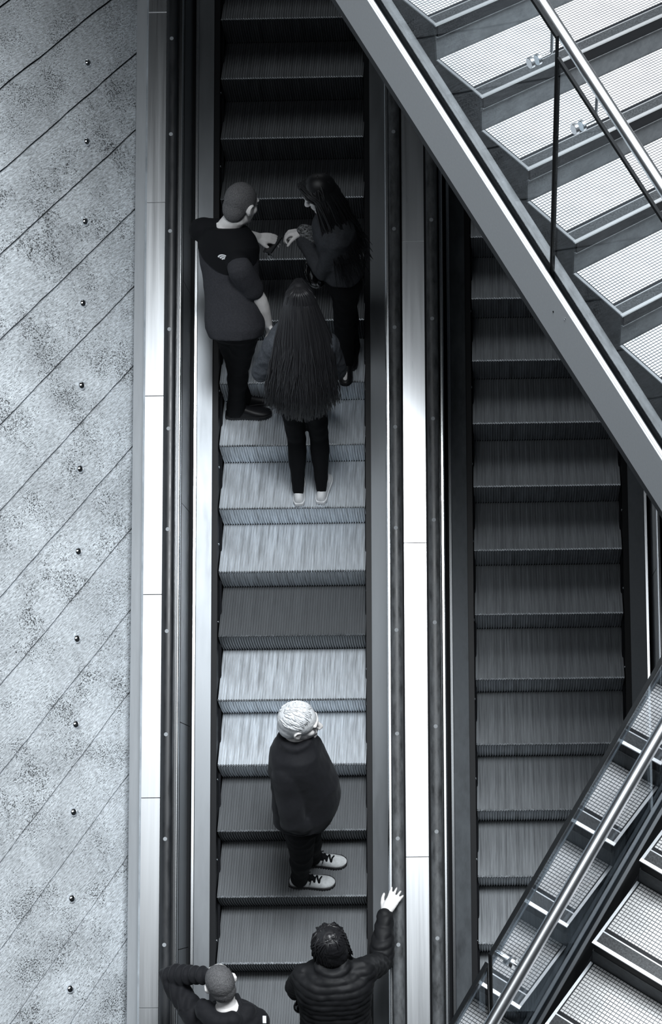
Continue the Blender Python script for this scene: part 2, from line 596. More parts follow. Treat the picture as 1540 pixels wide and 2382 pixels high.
# bolts, one in each plank
bolt_px = [(203, 147), (201, 330), (197, 516), (192, 706), (189, 897), (185, 1091), (181, 1283), (178, 1486), (175, 1685), (170, 1889), (166, 2090), (162, 2300)]
bb = MB()
prof = [(0.0, 0.0215), (0.009, 0.0205), (0.017, 0.0170), (0.0235, 0.0110), (0.0275, 0.003), (0.028, -0.008)]
seg = 24
vs, fs = [], []
for i, (r_, z_) in enumerate(prof):
    for j in range(seg):
        a = 2 * math.pi * j / seg
        vs.append((max(r_, 1e-4) * math.cos(a), max(r_, 1e-4) * math.sin(a), z_))
for i in range(len(prof) - 1):
    for j in range(seg):
        fs.append((i * seg + j, i * seg + (j + 1) % seg, (i + 1) * seg + (j + 1) % seg, (i + 1) * seg + j))
fs.append(tuple(range(seg)))
bb.add(vs, fs)
sl = MB()
sl.box(-.013, .013, -.0025, .0025, .0115, .0150)
ords = ['topmost', 'second from the top', 'third from the top', 'fourth from the top', 'fifth from the top', 'sixth from the top', 'sixth from the bottom', 'fifth from the bottom', 'fourth from the bottom', 'third from the bottom', 'second from the bottom', 'bottommost']
bolt0 = None
for (x, y), od in zip(bolt_px, ords):
    r = wi.to_3x3() @ ray(x, y)
    c0 = wi @ CAM_LOC
    p = c0 + r * (-c0.z / r.z)
    if bolt0 is None:
        bolt0 = b_ = bb.build('bolt', M['chrome'], None, smooth=True)
    else:
        b_ = bolt0.copy()
        COL.objects.link(b_)
    b_.matrix_world = wall_mat @ Matrix.Translation((p.x, p.y, 0.004))
    tag(b_, 'round polished bolt head on the concrete plank wall, %s in its row' % od, 'bolt', 'bolts in a row down the plank wall')

# ------------------------------------------------------------------ escalators
HW = 0.493
UNDER = 0.058


def loc_yz(y, z):
    """world step coordinates (horizontal, vertical) -> incline frame"""
    return (y * CP + z * SP, -y * SP + z * CP)


def step_mesh():
    """tread with fine ridges and a cleated, undercut riser; origin at the root behind the tread"""
    mb = MB()
    n = 116
    xs = [-HW + 2 * HW * k / n for k in range(n + 1)]
    h = 0.0075
    # tread ridges: rectangular comb profile
    prof = []
    for k in range(n):
        w = xs[k + 1] - xs[k]
        if k % 2 == 0:
            prof += [(xs[k], -h), (xs[k] + w * .12, 0), (xs[k + 1] - w * .12, 0), (xs[k + 1], -h)]
        else:
            prof += [(xs[k + 1], -h)]
    ys = [0.004, -T * .5, -(T + UNDER) + .018, -(T + UNDER) + 0.004]
    m_ = len(prof)
    vs, fs = [], []
    for y in ys:
        for x, z in prof:
            a, b = loc_yz(y, z)
            vs.append((x, a, b))
    for i in range(len(ys) - 1):
        for j in range(m_ - 1):
            fs.append((i * m_ + j, i * m_ + j + 1, (i + 1) * m_ + j + 1, (i + 1) * m_ + j))
    mb.add(vs, fs, 0)
    mb.mi[-(m_ - 1):] = [2] * (m_ - 1)
    # riser cleats: wavy profile swept down a curve from nosing to root
    nr = 58
    rp = []
    for k in range(nr):
        x0 = -HW + 2 * HW * k / nr
        w = 2 * HW / nr
        rp += [(x0, -.008), (x0 + w * .22, .0), (x0 + w * .6, .0), (x0 + w * .82, -.008)]
    rp.append((HW, -.008))
    m_ = len(rp)
    rows = []
    for k in range(9):
        t = k / 8
        y = -(T + UNDER) + UNDER * (t ** 1.5)
        z = -RISE * t - .002
        rows.append((y, z))
    vs, fs = [], []
    for i, (y, z) in enumerate(rows):
        for x, d in rp:
            a, b = loc_yz(y - d, z)
            vs.append((x, a, b))
    for i in range(len(rows) - 1):
        for j in range(m_ - 1):
            fs.append((i * m_ + j, i * m_ + j + 1, (i + 1) * m_ + j + 1, (i + 1) * m_ + j))
    mb.add(vs, fs, 0)
    # body under the tread
    body = [(0.0, -.009), (-(T + UNDER) + .012, -.009), (-(T + UNDER) + .012 + UNDER * .35, -RISE * .5), (-T + .02, -RISE), (-T + .1, -RISE), (0.0, -.06)]
    nb = len(body)
    vs = []
    for x in (-HW, HW):
        for y, z in body:
            a, b = loc_yz(y, z)
            vs.append((x, a, b))
    fs = [(i, (i + 1) % nb, nb + (i + 1) % nb, nb + i) for i in range(nb)] + [tuple(range(nb - 1, -1, -1)), tuple(range(nb, 2 * nb))]
    mb.add(vs, fs, 1)
    return mb


def hr_profile(cx):
    w, z0, z1 = .036, .80, .862
    pts = []
    for a in range(180, -1, -15):
        pts.append((cx + w * math.cos(math.radians(a)), z1 - .022 + .022 * math.sin(math.radians(a))))
    pts += [(cx + w, z0 + .006), (cx + w - .008, z0), (cx - w + .008, z0), (cx - w, z0 + .006)]
    return pts


def escalator(name, label, origin, v0, v1, j0, j1, worn, dots, phase_screw, side_info):
    root = empty('escalator', W(*origin), (PHI, 0, 0), label, 'escalator', 'pair of parallel escalators')
    sm = step_mesh()
    first = None
    for j in range(j0, j1 + 1):
        # tread j lies between root j-1 (behind) and root j
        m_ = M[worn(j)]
        if first is None:
            me = sm.mesh('step')
            me.materials.append(m_)
            me.materials.append(M['dark'])
            me.materials.append(M['step_nose'])
            s = link('step', me, root)
            first = s
        else:
            s = first.copy()
            COL.objects.link(s)
            s.parent = root
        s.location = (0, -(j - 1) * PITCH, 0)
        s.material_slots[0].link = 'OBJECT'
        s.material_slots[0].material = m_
    tr = MB()
    tr.extrude([(-.72, -.75), (.72, -.75), (.72, -.21), (-.72, -.21)], v0, v1)
    tr.build('truss_cladding', M['dark'], root)
    for sgn, nm in ((-1, 'L'), (1, 'R')):
        info = side_info[nm]
        X = lambda *p: [(sgn * a, b) for a, b in p]
        sk = MB()
        sk.extrude(X((.500, -.25), (.515, -.25), (.515, .205), (.545, .205), (.545, .217), (.500, .217)), v0, v1)
        sk.build('skirt_panel', M['black'], root)
        br = MB()
        br.extrude(X((.497, .085), (.503, .085), (.503, .128), (.488, .118), (.486, .108)), v0, v1)
        b_ = br.build('skirt_brush', M['brush'], root)
        # round screws along the brush carrier
        v = phase_screw[nm]
        s0 = None
        while v < v1:
            if v > v0:
                if s0 is None:
                    q = MB()
                    q.ell((0, 0, 0), (Vector((1, 0, 0)), Vector((0, 1, 0)), Vector((0, 0, 1))), (.005, .009, .009), 10, 6)
                    s_ = s0 = q.build('screw', M['screw'], b_, smooth=True)
                else:
                    s_ = s0.copy()
                    COL.objects.link(s_)
                    s_.parent = b_
                s_.location = (sgn * .499, v, .17)
            v += info.get('screw', .53)
        dk = MB()
        dk.extrude(X((.541, .218), (.640, .232), (.640, .245), (.536, .231)), v0, v1)
        dk.build('inner_decking', M[info.get('deck', 'deck_grey')], root, bevel=.002)
        ed = MB()
        ed.extrude(X((.640, .225), (.659, .232), (.659, .2555), (.640, .2525)), v0, v1)
        ed.build('deck_edge_strip', M['edge_steel'], root, bevel=.002)
        gp = MB()
        gp.extrude(X((.655, .05), (.69, .05), (.69, .19), (.655, .19)), v0, v1)
        gp.build('gap_seal', M['st_black'], root)
        # balustrade panels, jointed
        cuts = info['cuts']
        pan0 = None
        for k in range(len(cuts) - 1):
            pm = MB()
            pm.extrude(X((.683, .18), (.703, .18), (.703, .70), (.683, .70)), cuts[k] + .0025, cuts[k + 1] - .0025)
            pm.build('balustrade_panel', M['panel'], root)
        lp = MB()
        gi = info.get('gi', .672)
        lp.extrude(X((gi, .702), (.700, .702), (.700, .735), (.694, .74), (gi + .006, .74), (gi, .735)), v0, v1)
        lp.build('handrail_guide', M['edge_steel'], root, bevel=.002)
        cx = info['hr']
        h = MB()
        h.extrude([(sgn * a, b) for a, b in hr_profile(cx)], v0, v1, 0)
        # printed dots
        v = dots[nm]
        while v > v0 + .1:
            v -= .653
        while v < v1 - .1:
            if v > v0 + .1:
                vs = [(sgn * (cx + info.get('dx', 0)) + .0125 * math.cos(2 * math.pi * k / 18), v + .0125 * math.sin(2 * math.pi * k / 18), zz) for zz in (.8605, .8632) for k in range(18)]
                fs = [tuple(range(17, -1, -1)), tuple(range(18, 36))] + [(k, (k + 1) % 18, 18 + (k + 1) % 18, 18 + k) for k in range(18)]
                h.add(vs, fs, 1)
            v += .653
        h.build('handrail', [M[info.get('rub', 'rubber')], M['dot']], root, angle=35)
        ob = MB()
        ob.extrude(X((cx - .03, .55), (info['out'] + .012, .55), (info['out'] + .012, .78), (cx - .03, .78)), v0, v1)
        ob.build('balustrade_core', M['st_black'], root)
    return root


LC, RC = 0.0125, 1.7311
left_step_tone = lambda j: 'step_dark' if j in (10, 13, 14, 15, 16, 17, 18, 19) else ('step_worn' if j >= 6 else 'step_shaded')
cutsL = [-9.5, -6.44, -5.045, -3.635, -2.21, -.78, 1.5]


def cuts_from(px):
    out = []
    for x, y in px:
        p = at_n(x, y, .3)
        q = E_RX.transposed() @ (p - Vector((0, 0, Z0)))
        out.append(q.y)
    return out


cutsL = [-8.6] + sorted(cuts_from([(430, 682), (430, 1188), (430, 1687), (424, 2205)])) + [1.6]
escL = escalator('escalator', 'left escalator carrying six riders beside the concrete plank wall', (LC, 0, 0), -8.6, 1.6, -2, 20, left_step_tone,
                 {'L': -.399, 'R': -.411}, {'L': -8.4, 'R': -8.2},
                 {'L': dict(cuts=cutsL, hr=.712, out=.745, gi=.658), 'R': dict(cuts=[-8.6, -6, -4.5, -3, -1.5, 1.6], hr=.738, out=.778, rub='rubber_worn')})
escR = escalator('escalator', 'empty right escalator passing under the crossing stairs', (RC, -1.6145, .043), -7.0, 3.4, -6, 15, lambda j: 'step_right',
                 {'L': -.372 + 1.6145, 'R': -.2 + 1.6145}, {'L': -6.8, 'R': -6.6},
                 {'L': dict(cuts=[-7, -5, -3.6, -2.2, -.8, .6, 3.4], hr=.738, out=.778, rub='rubber_worn', deck='deck_stained'), 'R': dict(cuts=[-7, -5.2, -3.7, -2.3, -.9, .6, 3.4], hr=.738, out=.80, deck='deck_stained')})

# outer trims
tr1 = MB()
tr1.extrude([(-.868, .70), (-.742, .70), (-.742, .802), (-.868, .802)], -8.6, 1.6)
cover = empty('deck_cover', W(0, 0, 0), (PHI, 0, 0), 'bright brushed steel cover strip along the outer left side of the busy escalator', 'cover strip')
seams = [1.6, -.055, -1.43, -2.78, -4.08, -5.48, -6.72, -8.6]
sp0 = at_n


def seam_v(px, n):
    out = []
    for x, y in px:
        q = E_RX.transposed() @ (at_n(x, y, n) - Vector((0, 0, Z0)))
        out.append(q.y)
    return out


sv = [1.6] + seam_v([(373, 29), (367, 471), (362, 921), (357, 1383), (350, 1856), (345, 2345)], .8) + [-8.6]
for k in range(len(sv) - 1):
    p_ = MB()
    p_.extrude([(-.866, .72), (-.745, .72), (-.745, .80), (-.866, .80)], sv[k + 1] + .0012, sv[k] - .0012)
    p_.build('cover_plate', M['deck_bright'], cover, bevel=.0015)
p_ = MB()
p_.extrude([(-.966, .50), (-.87, .50), (-.87, .72), (-.874, .725), (-.962, .70), (-.966, .69)], -8.6, 1.6)
fa = p_.build('side_fascia', M['fascia'], cover, bevel=.0015)
p_ = MB()
p_.extrude([(-.882, .70), (-.866, .70), (-.866, .79), (-.882, .775)], -8.6, 1.6)
p_.build('edge_lip', M['edge_steel'], cover)
mid = empty('deck_cover', W(0, 0, 0), (PHI, 0, 0), 'wide bright steel cover strip between the two escalators', 'cover strip')
sv = [1.6] + seam_v([(965, 560), (967, 1262.5)], .8) + [-5.75, -8.6]
for k in range(len(sv) - 1):
    p_ = MB()
    p_.extrude([(.797, .72), (.953, .72), (.953, .80), (.797, .80)], sv[k + 1] + .0012, sv[k] - .0012)
    p_.build('cover_plate', M['deck_bright'], mid, bevel=.0015)
p_ = MB()
p_.extrude([(.80, -.6), (.95, -.6), (.95, .71), (.80, .71)], -8.6, 1.6)
p_.build('cover_base', M['st_black'], mid)


# ------------------------------------------------------------------ stairs
ST, SR = 0.33, 0.1665


def stair(origin, th, i0, i1, label, curb, fascia, width=2.3, curb_mat='st_curb'):
    root = empty('staircase', Vector(origin) + Vector((0, 0, Z0)), (0, 0, th), label, 'staircase', 'flights of the crossing stairs')
    first = None
    for i in range(i0, i1 + 1):
        if first is None:
            b = MB()
            # stepped block of one tread, side faces visible, recessed black band under the nosing
            b.extrude([(0.0, -.004), (0.0, -.52), (width, -.52), (width, -.004)], 0.006, ST + .004, 0)
            s = b.build('step', M['st_side'], root)
            r = MB()
            r.box(.004, width, 0.002, .0062, -SR - .002, -.058)
            r.build('riser', M['st_riser'], s)
            r = MB()
            r.box(.012, width, -.0035, .0060, -.058, -.0045)
            r.build('nosing_recess', M['st_black'], s)
            r = MB()
            r.box(.006, width, -.006, .0060, -.0605, -.058)
            r.build('recess_lip', M['st_curb'], s)
            g = MB()
            g.box(.016, width, .082, ST - .002, -.004, .0005)
            g.build('grating', M['grating'], s)
            g = MB()
            g.box(.012, width, .066, .082, -.004, -.0018)
            g.box(.012, .016, .066, ST, -.004, -.0015)
            g.build('grating_gap', M['st_black'], s)
            g = MB()
            g.box(.012, width, .059, .0645, -.004, .0014)
            g.build('grating_bar', M['st_end'], s)
            g = MB()
            g.box(.012, width, .010, .058, -.004, .0006)
            g.build('nosing_strip', M['st_strip'], s)
            g = MB()
            g.box(0.0, width, -.005, .010, -.0045, .002)
            g.build('nosing_bar', M['st_edge'], s)
            g = MB()
            g.box(0.0, .012, .010, ST - .002, -.004, .002)
            g.build('end_bar', M['st_end'], s)
            first = s
        else:
            s = copy_tree(first, root)
        s.location = (0, -i * ST, -i * SR)
    k = SR / ST

    def slopebar(w0, w1, z0, z1, nm, m_, y0=None, y1=None):
        """bar parallel to the slope; z measured vertically from the nosing line"""
        y0 = -(i1 + 1.2) * ST if y0 is None else y0
        y1 = -(i0 - 1.2) * ST if y1 is None else y1
        q = MB()
        vs = []
        for y in (y0, y1):
            for x, z in ((w0, z0), (w1, z0), (w1, z1), (w0, z1)):
                vs.append((x, y, z + y * k))
        q.add(vs, [(0, 1, 2, 3), (7, 6, 5, 4), (0, 4, 5, 1), (1, 5, 6, 2), (2, 6, 7, 3), (3, 7, 4, 0)])
        return q.build(nm, m_, root, bevel=.002)
    slopebar(*curb, 'curb', M[curb_mat])
    for a in fascia:
        slopebar(*a[:4], a[4], M[a[5]])
    slopebar(-.02, width, -.70, -.45, 'soffit', M['dark'])
    return root


QA, THA = (1.1403, -4.2683, 2.8366), 0.6186
QC, THC = (1.9183, -7.3816, 1.1966), -0.6155
stA = stair(QA, THA, -6, 6, 'upper staircase descending to the right at the top right, seen through its glass side', (-.066, -.022, -.36, -.168),
            [(-.092, -.066, -.36, -.24, 'glass_channel', 'st_black'), (-.098, -.090, -.30, -.175, 'channel_lip', 'dark'),
             (-.114, -.098, -.30, -.166, 'top_flange', 'st_edge'), (-.122, -.113, -.445, -.1695, 'stringer', 'st_fascia'), (-.022, 0.0, -.40, -.30, 'inner_gutter', 'st_black')])
stC = stair(QC, THC, -3, 5, 'lower staircase descending to the left at the bottom right with its pale grating treads', (-.051, -.034, -.30, -.10),
            [(-.075, -.051, -.36, -.16, 'glass_channel', 'st_black'), (-.09, -.075, -.36, -.15, 'stringer', 'st_fascia'), (-.034, 0.0, -.40, -.28, 'inner_gutter', 'st_black')], curb_mat='deck_grey')


def stair_pt(q, th, a, w, z):
    d = Vector((math.sin(th), -math.cos(th), 0))
    l = Vector((math.cos(th), math.sin(th), 0))
    return Vector(q) + Vector((0, 0, Z0)) + d * a + l * w + Vector((0, 0, -a * SR / ST + z))


def balustrade(q, th, panels, wg, label, gm):
    root = empty('glass_balustrade', stair_pt(q, th, 0, wg, -.1), (0, 0, th), label, 'balustrade', 'glass balustrades of the stairs')
    k = SR / ST
    off = .1
    t = .005
    for a0, a1, z0, z1 in panels:
        def quad(aa0, aa1, zz0, zz1, zz0b, zz1b, th_):
            """box between a0..a1 with bottom/top z at each end"""
            q_ = MB()
            vs = []
            for x in (-th_, th_):
                vs += [(x, -aa0, -aa0 * k + zz0 + off), (x, -aa1, -aa1 * k + zz0b + off), (x, -aa1, -aa1 * k + zz1b + off), (x, -aa0, -aa0 * k + zz1 + off)]
            q_.add(vs, [(0, 1, 2, 3), (7, 6, 5, 4), (0, 4, 5, 1), (1, 5, 6, 2), (2, 6, 7, 3), (3, 7, 4, 0)])
            return q_
        p = quad(a0, a1, z0, z1, z0, z1, t).build('glass_panel', M[gm], root)
        quad(a0, a1, z1, z1 + .016, z1, z1 + .016, t + .0012).build('top_edge', M['glass_edge'], p)
        quad(a0 - .006, a0, z0, z1 + .016, z0, z1 + .016, t + .0012).build('end_edge', M['glass_edge'], p)
        quad(a1, a1 + .006, z0, z1 + .016, z0, z1 + .016, t + .0012).build('end_edge', M['glass_edge'], p)
    return root


glA = balustrade(QA, THA, [(-1.35, .935, -.235, .925), (.955, 3.0, -.235, .845)], -.079, 'clear glass balustrade along the upper staircase with dark panel edges', 'glass')
glC = balustrade(QC, THC, [(-1.3, .925, -.155, 1.075), (.955, 2.6, -.155, 1.055)], -.063, 'clear glass balustrade of the lower staircase mirroring its treads', 'glass_mirror')


def handrail(q, th, w, z, a0, a1, discs, wg, dz, label):
    root = empty('stair_handrail', stair_pt(q, th, 0, w, z), (0, 0, th), label, 'handrail', 'handrails of the stairs')
    k = SR / ST
    t_ = MB()
    r = .0235
    t_.tube([(0, -a0, -a0 * k), (0, -(a0 + a1) / 2, -(a0 + a1) / 2 * k), (0, -a1, -a1 * k)], r, 28)
    t_.build('tube', M['tube'], root, angle=40)
    for a, zd in discs:
        y, zz = -a, -a * k + zd - z
        gx = wg - w
        b = MB()
        b.tube([(gx + .012, y, zz), (-.012, y, zz), (-.004, y, zz + .004), (0, y, zz + .012), (0, y, -a * k - .015)], .0065, 12)
        arm = b.build('bracket_arm', M['tube'], root, angle=40)
        for x0, x1 in ((gx + .0095, gx + .024), (gx - .026, gx - .0095)):
            c = MB()
            c.tube([(x0, y, zz), (x0 + .001, y, zz), (x1 - .001, y, zz), (x1, y, zz)], [.019, .0205, .0205, .019], 24)
            c.build('clamp_disc', M['tube'], arm, angle=30)
    return root


# small worn fixing on the outer face of the upper stringer
nl = Vector((math.cos(THA), math.sin(THA), 0))
p0 = stair_pt(QA, THA, 0, -.122, 0)
fx = empty('fixing', (0, 0, 0))
for (x, y), rr, mm in (((1314, 742), .006, 'chrome'), ((1287, 725), .004, 'st_black')):
    rd = ray(x, y)
    pt = CAM_LOC + rd * ((p0 - CAM_LOC).dot(nl) / rd.dot(nl))
    q = MB()
    q.ell((0, 0, 0), (nl, nl.cross(UP0), UP0), (.003, rr, rr * 1.3), 10, 6)
    fo = q.build('screw', M[mm], fx, smooth=True)
    if fx.location.length == 0:
        fx.location = pt
    fo.location = pt - fx.location
fx.name = 'wall_fixing'
tag(fx, 'small bright screw and dark hole on the outer face of the upper stair stringer', 'screw')

hA = handrail(QA, THA, .004, .838, -1.6, 3.2, [(.80, .690), (1.085, .700), (-1.0, .69)], -.079, 0, 'polished round steel handrail beside the upper glass balustrade')
hC = handrail(QC, THC, .004, .838, -1.5, 2.8, [(.815, .80)], -.063, 0, 'polished round steel handrail crossing the lower right corner')


# ------------------------------------------------------------------ people
UP = Vector((0, 0, 1))


def tread_z(j):
    return Z0 - (j - 1) * RISE


def px_at(j):
    z = tread_z(j)
    return lambda x, y, h: at_z(x, y, z + h)


def basis(f, up=UP):
    f = Vector(f).normalized()
    r = f.cross(up).normalized()
    return f, r, r.cross(f).normalized()


def head_shapes(mb, hc, f, r, u, s=1.0):
    P = lambda a, b, c: hc + (f * a + r * b + u * c) * s
    ax = (f, r, u)
    mb.ell(P(-.012, 0, .028), ax, (.098 * s, .077 * s, .092 * s), 28, 18)
    mb.ell(P(.018, 0, -.045), ax, (.072 * s, .060 * s, .075 * s), 24, 14)
    mb.tube([P(.080, 0, .022), P(.108, 0, -.020)], [.010 * s, .015 * s], 12, round_caps=True)
    mb.tube([P(.102, -.012, -.024), P(.102, .012, -.024)], .010 * s, 10, round_caps=True)
    mb.tube([P(.076, -.040, .034), P(.086, 0, .036), P(.076, .040, .034)], .011 * s, 10, round_caps=True)
    mb.tube([P(.084, -.020, -.054), P(.092, 0, -.053), P(.084, .020, -.054)], .0075 * s, 10, round_caps=True)
    mb.tube([P(.082, -.017, -.067), P(.089, 0, -.068), P(.082, .017, -.067)], .008 * s, 10, round_caps=True)
    mb.ell(P(.070, 0, -.095), ax, (.026 * s, .028 * s, .022 * s), 14, 10)
    for k in (-1, 1):
        mb.ell(P(.052, k * .042, -.018), ax, (.028 * s, .022 * s, .026 * s), 14, 10)
        ef = (f * .9 + r * k * .45).normalized()
        mb.ell(P(-.012, k * .080, .000), (f, r, u), (.022 * s, .008 * s, .034 * s), 14, 10)
        mb.tube([P(-.002, k * .083, -.026), P(-.022, k * .092, -.008), P(-.026, k * .094, .016), P(-.010, k * .090, .033), P(.006, k * .083, .026)], .0062 * s, 8, round_caps=True)


def hand_shapes(mb, wrist, d, nrm, thumb_side, curl=20, spread=0.12, s=1.0):
    """palm, four fingers and a thumb; d points along the fingers, nrm out of the back of the hand"""
    d = Vector(d).normalized()
    nrm = Vector(nrm)
    nrm = (nrm - d * nrm.dot(d)).normalized()
    t = d.cross(nrm)
    if t.dot(Vector(thumb_side)) < 0:
        t = -t
    P = lambda a, b, c: wrist + (d * a + t * b + nrm * c) * s
    for b, e in ((.026, .028), (.009, .010), (-.009, -.010), (-.024, -.029)):
        mb.tube([P(.004, b * .62, 0), P(.05, b * .95, .002), P(.088, e, 0)], [.0145 * s, .0150 * s, .0118 * s], 12, round_caps=True)
    lens = (.070, .079, .073, .057)
    for k, L in enumerate(lens):
        b0 = (.028, .010, -.010, -.029)[k]
        ang = (1.0, .3, -.35, -1.0)[k] * spread
        pd = d * math.cos(ang) + t * math.sin(ang)
        p = P(.088, b0, 0)
        pts = [p]
        c = 0
        for q, frac in enumerate((.46, .30, .24)):
            c += math.radians(curl) * (0.8, 1.0, .8)[q]
            dd = pd * math.cos(c) - nrm * math.sin(c)
            p = p + dd * L * frac * s
            pts.append(p)
        mb.tube(pts, [.0102 * s, .0094 * s, .0085 * s, .0070 * s], 10, round_caps=True)
    p0 = P(.020, .024, -.004)
    p1 = P(.052, .050, -.010)
    p2 = P(.082, .060 + .02 * spread, -.016 - .02 * math.sin(math.radians(curl)))
    p3 = P(.104, .060 + .05 * spread, -.020 - .05 * math.sin(math.radians(curl)))
    mb.tube([p0, p1, p2, p3], [.0150 * s, .0130 * s, .0110 * s, .0085 * s], 10, round_caps=True)


def torso_rings(mb, Lh, Rh, Ls, Rs, neck, bw=1.0, bd=1.0, belly=0.0, t0=-.12, t1=1.08, grow=0.0, lower=None, prof=None):
    hm, sm = (Lh + Rh) / 2, (Ls + Rs) / 2
    prof = prof or [(-.16, .10, .08), (-.10, .150, .115), (0, .172, .125), (.15, .168, .122), (.32, .160, .115), (.5, .162, .114), (.68, .178, .122), (.82, .185, .120), (.92, .160, .105), (1.0, .100, .080), (1.07, .066, .066), (1.15, .058, .060)]
    rh = (Rh - Lh).normalized()
    rs = (Rs - Ls).normalized()
    vs, fs = [], []
    seg = 28
    rows = 0
    for t, w, d in prof:
        if t < t0 or t > t1:
            continue
        tt = min(max(t, 0), 1)
        if t <= 1:
            # slight back curve
            c = hm.lerp(neck, t) if t < .85 else hm.lerp(neck, t)
        else:
            c = neck + (neck - hm).normalized() * (t - 1) * (neck - hm).length
        r = rh.lerp(rs, tt)
        ax = (neck - hm).normalized()
        r = (r - ax * r.dot(ax)).normalized()
        f = ax.cross(r)
        f = -f if False else f
        # f: forward = up x right ... right-handed: right x forward = up
        fw = UP.cross(r)
        fw = (fw - ax * fw.dot(ax)).normalized()
        bl = belly * max(0, math.sin(math.pi * min(max((t - .0) / .75, 0), 1)))
        ww, dd = w * bw + grow, d * bd + grow
        for k in range(seg):
            a = 2 * math.pi * k / seg
            ca, sa = math.cos(a), math.sin(a)
            pw = abs(ca) ** .85 * (1 if ca > 0 else -1)
            fr = dd * sa + (bl * max(0, sa))
            vs.append(c + r * (pw * ww) + fw * fr)
        rows += 1
    for i in range(rows - 1):
        for k in range(seg):
            a, b = i * seg + k, i * seg + (k + 1) % seg
            fs.append((a, b, b + seg, a + seg))
    fs.append(tuple(range(seg - 1, -1, -1)))
    fs.append(tuple((rows - 1) * seg + k for k in range(seg)))
    mb.add(vs, fs)


def limb(mb, pts, rads, seg=16):
    mb.tube(pts, rads, seg, round_caps=True)


def lerp_pts(a, b, n):
    return [a.lerp(b, k / n) for k in range(n + 1)]


def arm_chain(S, E, Wr, r0, r1, r2, r3):
    """deltoid, upper arm, elbow, forearm, wrist with swelling muscles"""
    pts = [S, S.lerp(E, .35), S.lerp(E, .75), E, E.lerp(Wr, .3), E.lerp(Wr, .7), Wr]
    rads = [r0, r0 * .93, r1 * 1.02, r1, r2 * 1.04, r2 * .84, r3]
    return pts, rads


def leg_chain(H, K, A, r0, r1, r2, r3):
    pts = [H, H.lerp(K, .3), H.lerp(K, .7), K, K.lerp(A, .28), K.lerp(A, .65), A]
    rads = [r0, r0 * .95, r1 * 1.12, r1, r2 * 1.04, r2 * .80, r3]
    return pts, rads


def folds(amp, scale, seed=0.0, stretch=(1, 1, 1)):
    off = Vector((seed * 3.1, seed * 1.7, seed * 2.3))
    st = Vector(stretch)

    def fn(co):
        p = Vector((co.x * st.x, co.y * st.y, co.z * st.z)) * scale + off
        a = noise.noise(p)
        b = noise.noise(p * 2.3)
        return amp * ((1 - abs(a) * 2) * .7 + b * .35)
    return fn


def shoe(parent, ankle, zfloor, d, m_up, m_sole, L=.29, w=.05, nm='shoe', laces=None, low=0.0):
    """running shoe: shaped upper over a separate sole"""
    d = Vector((d[0], d[1], 0)).normalized()
    r = d.cross(UP)
    heel = Vector((ankle.x, ankle.y, zfloor)) - d * .075
    P = lambda a, b, c: heel + d * a + r * b + UP * c
    secs = [(0.0, .024, .055), (.03, .036, .078), (.075, .037, .096), (.12, .037, .088), (.165, .042, .066), (.215, .047, .052), (.255, .042, .043), (.282, .026, .034), (.292, .010, .027)]
    k = L / .292
    up = MB()
    vs, fs = [], []
    seg = 20
    for a, hw, hz in secs:
        for j in range(seg):
            t = 2 * math.pi * j / seg
            ca, sa = math.cos(t), math.sin(t)
            zz = .018 + (hz - .018 - low) * max(0, sa) if sa > 0 else .018 + .006 * sa
            vs.append(P(a * k, ca * abs(ca) ** -.25 * hw * w / .047 if abs(ca) > 1e-3 else 0, zz))
    for i in range(len(secs) - 1):
        for j in range(seg):
            q, b = i * seg + j, i * seg + (j + 1) % seg
            fs.append((q, b, b + seg, q + seg))
    fs += [tuple(range(seg - 1, -1, -1)), tuple((len(secs) - 1) * seg + j for j in range(seg))]
    up.add(vs, fs)
    o = up.build(nm, m_up, parent, smooth=True)
    sd = o.modifiers.new('sub', 'SUBSURF')
    sd.levels = sd.render_levels = 2
    so = MB()
    pts = []
    for a, hw, hz in secs:
        pts.append((a * k, hw * w / .047 + .004))
    ring = [(a, b) for a, b in pts] + [(a, -b) for a, b in pts[::-1]]
    n = len(ring)
    ring[0] = (-.004, ring[0][1]); ring[-1] = (-.004, ring[-1][1])
    vs = [P(a, b, .0005) for a, b in ring] + [P(a, b, .026) for a, b in ring]
    so.add(vs, [(i, (i + 1) % n, n + (i + 1) % n, n + i) for i in range(n)] + [tuple(range(n - 1, -1, -1)), tuple(range(n, 2 * n))])
    so.build('sole', m_sole, o, bevel=.004)
    if laces:
        la = MB()
        for q in range(6):
            a = (.122 + q * .0145) * k
            hz = .092 - q * .0062
            sg = 1 if q % 2 == 0 else -1
            la.tube([P(a, -.024 * sg, hz - .010), P(a + .004, 0, hz + .004), P(a + .012, .024 * sg, hz - .012)], .0055, 8, round_caps=True)
        la.ell(P(.135 * k, 0, .080), (d * .95 - UP * .3, r, UP * .95 + d * .3), (.040, .022, .014), 14, 8)
        la.tube([P(.14, .0, .095), P(.152, .03, .090), P(.145, .046, .070)], .0035, 6, round_caps=True)
        la.tube([P(.14, .0, .095), P(.13, -.03, .090), P(.14, -.046, .070)], .0035, 6, round_caps=True)
        la.build('laces', laces, o, smooth=True)
    return o


def hair_cap(mb, hc, f, r, u, s=1.0, g=.006, down=-.03, fringe=.062):
    """skull cap of hair: cranium shell lifted off the scalp, cut at hairline"""
    P = lambda a, b, c: hc + (f * a + r * b + u * c) * s
    mb.ell(P(-.018, 0, .034), (f, r, u), ((.094 + g) * s, (.077 + g) * s, (.090 + g) * s), 28, 18)
    mb.ell(P(-.052, 0, -.008 + down * .3), (f, r, u), ((.058 + g) * s, (.066 + g) * s, (.062 + g - down * .5) * s), 24, 14)


